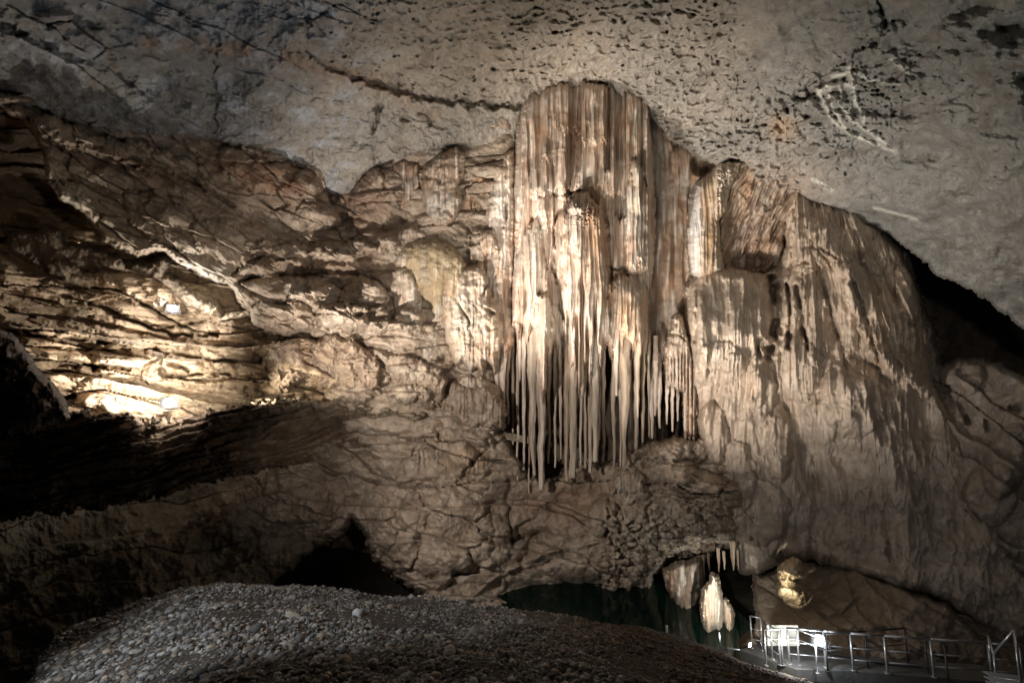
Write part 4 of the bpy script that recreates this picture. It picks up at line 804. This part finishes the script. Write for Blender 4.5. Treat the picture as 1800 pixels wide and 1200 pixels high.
o = tube('cable', cb, [.018]*5, 'cable', (.02,.02,.02), 3, 2, 8, .02); put(o, None, 'black power cable running over the walkway deck from the white floodlight', 'cable')
# stair flight near the corner
sr = empty('staircase', P(1770,1190,9), 'steel edged steps going down at the bottom right corner', 'stairs')
for i in range(4):
    p0 = np.array(P(1748+i*3, 1190+i*9, 10.2-i*.2)); p1 = np.array(P(1812, 1199+i*11, 9.6-i*.2))
    bk = np.array([0,.28,0]); kid(slab('step', [tuple(p0), tuple(p1), tuple(p1+bk), tuple(p0+bk)], .05, 'deck'), sr); cyl('nosing', p0+[0,-.01,.012], p1+[0,-.01,.012], .014, 'steel', sr)
s5 = [P(1742,1160,11.2), P(1752,1190,10.6), P(1795,1198,9.4)]
railing('bent steel handrail of the corner steps, nearest the right edge', [(s5[0][0]+.02,s5[0][1],s5[0][2]+.6),(s5[1][0],s5[1][1],s5[1][2]+.55),(s5[2][0],s5[2][1],s5[2][2]+1.05)], s5, r=.024, name='handrail', rails=False)

def box(name, cx, cy, cz, sx, sy, sz, mat, par, rz=0, bev=.01):
    import bmesh
    from mathutils import Matrix
    bm = bmesh.new(); bmesh.ops.create_cube(bm, size=1, matrix=Matrix.Translation((cx,cy,cz)) @ Matrix.Rotation(rz,4,'Z') @ Matrix.Diagonal((sx,sy,sz,1)))
    bmesh.ops.bevel(bm, geom=bm.edges, offset=bev, segments=2, affect='EDGES')
    me = bpy.data.meshes.new(name); bm.to_mesh(me); bm.free(); me.materials.append(M[mat])
    return kid(bpy.data.objects.new(name, me), par)
# added white panel standing in for a blown-out lit surface
q = PZ(1378,1146,ZD); bo = empty('bright_area_panel', q, 'blank white panel standing in for an overexposed lit surface behind the stair railing, left of the white lamp', 'board')
box('panel', q[0], q[1], q[2]+.5, 1.0, .05, .6, 'board', bo); 
for s in (-.45,.45): box('leg', q[0]+s, q[1]+.06, q[2]+.3, .05, .05, .6, 'dark', bo)
# little gabled box with an opening
hq = P(1326,1150,14.0); hb = empty('gabled_box', hq, 'small dark gabled wooden box with a glowing opening at the foot of the stairs', 'box')
def hut(q):
    w, d, h, g = .34, .2, .34, .3
    x, y, z = q
    # walls with a pointed opening facing the viewer
    V = []; Fa = []
    fr = [(-w,0),(-w,h),(0,h+g),(w,h),(w,0)]; op = [(-.17,.02),(-.17,.30),(0,.46),(.17,.30),(.17,.02)]
    for yy in (0, .06):
        for a in fr: V.append((x+a[0], y+yy, z+a[1]))
        for a in op: V.append((x+a[0], y+yy, z+a[1]))
    for k in range(4):
        Fa.append((k, k+1, 5+k+1, 5+k)); Fa.append((10+k+1, 10+k, 15+k, 15+k+1)); Fa.append((5+k, 5+k+1, 15+k+1, 15+k))
    Fa.append((4, 0, 5, 9)); Fa.append((10, 14, 19, 15)); Fa.append((9,5,15,19))
    me = bpy.data.meshes.new('front_wall'); me.from_pydata(V, [], Fa); me.materials.append(M['wood']); kid(bpy.data.objects.new('front_wall', me), hb)
    slab_('roof_panel', [(x-w-.08,y-.1,z+h-.02),(x,y-.1,z+h+g+.05),(x,y+d,z+h+g+.05),(x-w-.08,y+d,z+h-.02)]); slab_('roof_panel', [(x,y-.1,z+h+g+.052),(x+w+.08,y-.1,z+h-.02),(x+w+.08,y+d,z+h-.02),(x,y+d,z+h+g+.052)])
    box('side_wall', x-w, y+d/2+.06, z+h/2, .04, d-.1, h, 'wood', hb); box('side_wall', x+w, y+d/2+.06, z+h/2, .04, d-.1, h, 'wood', hb)
    box('lamp', x, y+.3, z+.18, .22, .05, .22, 'lampw', hb)
def slab_(n_, pts): kid(slab(n_, pts, .03, 'wood'), hb)
hut(hq)

def flood(loc, target, label, lens='lampw', size=.17, name='floodlight'):
    """small floodlight: housing, lens, bracket and base, turned to its target"""
    from mathutils import Vector, Matrix
    t = empty(name, loc, label, 'lamp'); dirv = (Vector(target)-Vector(loc)); t.rotation_euler = (0,0,math.atan2(-dirv.x, dirv.y))
    el = math.atan2(dirv.z, math.hypot(dirv.x, dirv.y))
    import bmesh
    def part(n_, mat, fn):
        bm = bmesh.new(); fn(bm); me = bpy.data.meshes.new(n_); bm.to_mesh(me); bm.free(); me.materials.append(M[mat])
        o = bpy.data.objects.new(n_, me); C.objects.link(o); o.parent = t; return o
    Rx = Matrix.Translation((0,0,size*1.1)) @ Matrix.Rotation(el, 4, 'X')
    def hous(bm):
        r = bmesh.ops.create_cube(bm, size=1, matrix=Rx @ Matrix.Translation((0,-size*.3,0)) @ Matrix.Diagonal((size*2, size*.6, size*1.5, 1)))
        bmesh.ops.bevel(bm, geom=bm.edges, offset=size*.08, segments=2, affect='EDGES')
    part('housing', 'dark', hous)
    part('lens', lens, lambda bm: bmesh.ops.create_cone(bm, cap_ends=True, segments=20, radius1=size*.62, radius2=size*.62, depth=size*.08, matrix=Rx @ Matrix.Translation((0,size*.03,0)) @ Matrix.Rotation(math.pi/2, 4, 'X')))
    def br(bm):
        for s in (-1,1): bmesh.ops.create_cube(bm, size=1, matrix=Matrix.Translation((s*size*1.1,-size*.2,size*.6)) @ Matrix.Diagonal((size*.08, size*.25, size*1.2, 1)))
        bmesh.ops.create_cube(bm, size=1, matrix=Matrix.Translation((0,-size*.2,.01)) @ Matrix.Diagonal((size*2.3, size*.6, .02, 1)))
    part('bracket', 'dark', br)
    return t
def spot(name, loc, target, power, col, ang=70, blend=.5, size=.15):
    from mathutils import Vector
    l = bpy.data.lights.new(name, 'SPOT'); l.energy = power; l.color = col; l.spot_size = math.radians(ang); l.spot_blend = blend; l.shadow_soft_size = size
    o = bpy.data.objects.new(name, l); o.location = loc; o.rotation_euler = (Vector(target)-Vector(loc)).to_track_quat('-Z', 'Y').to_euler(); C.objects.link(o); return o
def point(name, loc, power, col, size=.1):
    l = bpy.data.lights.new(name, 'POINT'); l.energy = power; l.color = col; l.shadow_soft_size = size
    o = bpy.data.objects.new(name, l); o.location = loc; C.objects.link(o); return o

# visible lamps, with unseen spots added near them to spread their light
flood(P(303,552,16.2), P(303,560,2), 'small white floodlight glowing on the upper bedded ledge beside a pale round rock', 'lampw', .2)
point('upper_ledge_light', P(303,540,15.4), 260, (1,.95,.88), .08)
flood(P(296,722,13.8), P(296,690,2), 'white floodlight glowing at the lip of the long lower ledge, left', 'lampw', .24)
point('lower_ledge_light', P(292,716,13.9), 90, (1,.93,.75), .06)
spot('ledge_flood', P(345,708,12.0), P(205,660,16.5), 2000, (1,.92,.8), 80, 1, .05)  # unseen spot added in front of the ledge lamp to light the beds
spot('ledge_flood_far', P(262,712,13.6), P(150,520,17), 800, (1,.92,.8), 150, .6, .05)
spot('ledge_flood_near', P(425,693,15.0), P(660,712,19), 420, (1,.88,.68), 110, .8, .05)
flood(PZ(1442,1140,ZD+.5), P(1440,1130,2), 'bright cool white floodlight on the platform beside the railing', 'lampw', .22)
point('platform_light', PZ(1440,1138,ZD+.8), 80, (.85,.92,1), .08)
point('panel_fill', PZ(1382,1140,ZD+.75), 90, (1,.95,.85), .08)  # added light without a lamp, to brighten the white panel
point('gable_light', (hq[0], hq[1]+.2, hq[2]+.2), 10, (.9,.95,1), .04)
# concealed floods of the show cave lighting, plus unseen fill spots added for brightness
spot('column_flood', P(540,1000,11), P(1085,370,21), 15000, WARM, 50, .9, .12)
spot('column_top_fill', P(760,820,9.5), P(1030,250,22), 8500, WARM, 44, 1, .12)  # added spot that lifts the brightness of the column's upper part
spot('mound_flood', P(960,980,11.5), P(1380,500,21), 10500, WARM, 68, 1, .6)
spot('centre_flood', P(480,740,10.5), P(730,450,21), 5400, (1,.89,.79), 84, .9, .06)
spot('centre_fill', P(900,700,5), P(640,430,21), 1500, (1,.89,.81), 62, 1, .15)
spot('ceiling_flood', P(1000,780,11), P(1060,80,18), 2300, (1,.93,.83), 140, 1, .12)
spot('right_ceiling_flood', P(1200,740,9.5), P(1500,230,17), 850, (.97,1,.95), 130, 1, .12)
spot('slab_flood', P(600,640,7), P(300,370,17), 800, (1,.85,.68), 50, 1, .1)
point('pocket_light', P(140,425,19.2), 190, (1,.88,.65), .1)
spot('gravel_flood', (-6.0,1.8,11.0), P(520,1125,7), 1150, (.93,.96,1), 46, .8, .05)
spot('lower_fill', P(400,740,7.5), P(930,880,21), 5000, (1,.89,.81), 76, 1, .1)
spot('ledge_fill', P(760,800,7), P(600,790,18), 1700, (1,.89,.78), 38, 1, .1)
spot('low_left_fill', (1,0,10.5), P(330,800,16), 50, (1,.88,.76), 50, 1, .3)
spot('right_fill', (3,1,12), P(1500,700,17), 1900, (1,.93,.86), 66, 1, .3)
spot('boulder_light_low', P(1372,1062,13.8), P(1392,1042,17.5), 1900, (1,.88,.66), 12, .2, .03)
spot('boulder_light_high', P(1368,1050,13.8), P(1388,1004,17.5), 1500, (1,.88,.66), 11, .2, .03)
spot('stalactite_light', P(1285,1110,13.6), P(1260,1062,17.6), 1100, (1,.95,.85), 46, .35, .05)
spot('blue_ceiling_flood', P(640,560,6), P(470,40,14), 620, (.72,.85,1), 72, 1, .12)

# ================================================================= CAMERA, WORLD, RENDER
cam = bpy.data.cameras.new('camera'); co = bpy.data.objects.new('camera', cam); C.objects.link(co)
cam.sensor_width = 36; cam.lens = 36*F/1800; cam.clip_end = 500; cam.clip_start = .05
co.location = (0,0,CAMZ); co.rotation_euler = (math.pi/2+PITCH, 0, 0)
bpy.context.scene.camera = co
w = bpy.data.worlds.new('World'); bpy.context.scene.world = w; w.use_nodes = True
bg = w.node_tree.nodes['Background']; bg.inputs[0].default_value = (.6,.7,1,1); bg.inputs[1].default_value = .004
sc = bpy.context.scene
sc.view_settings.view_transform = 'Standard'; sc.view_settings.look = 'None'; sc.view_settings.exposure = 0; sc.view_settings.gamma = 1
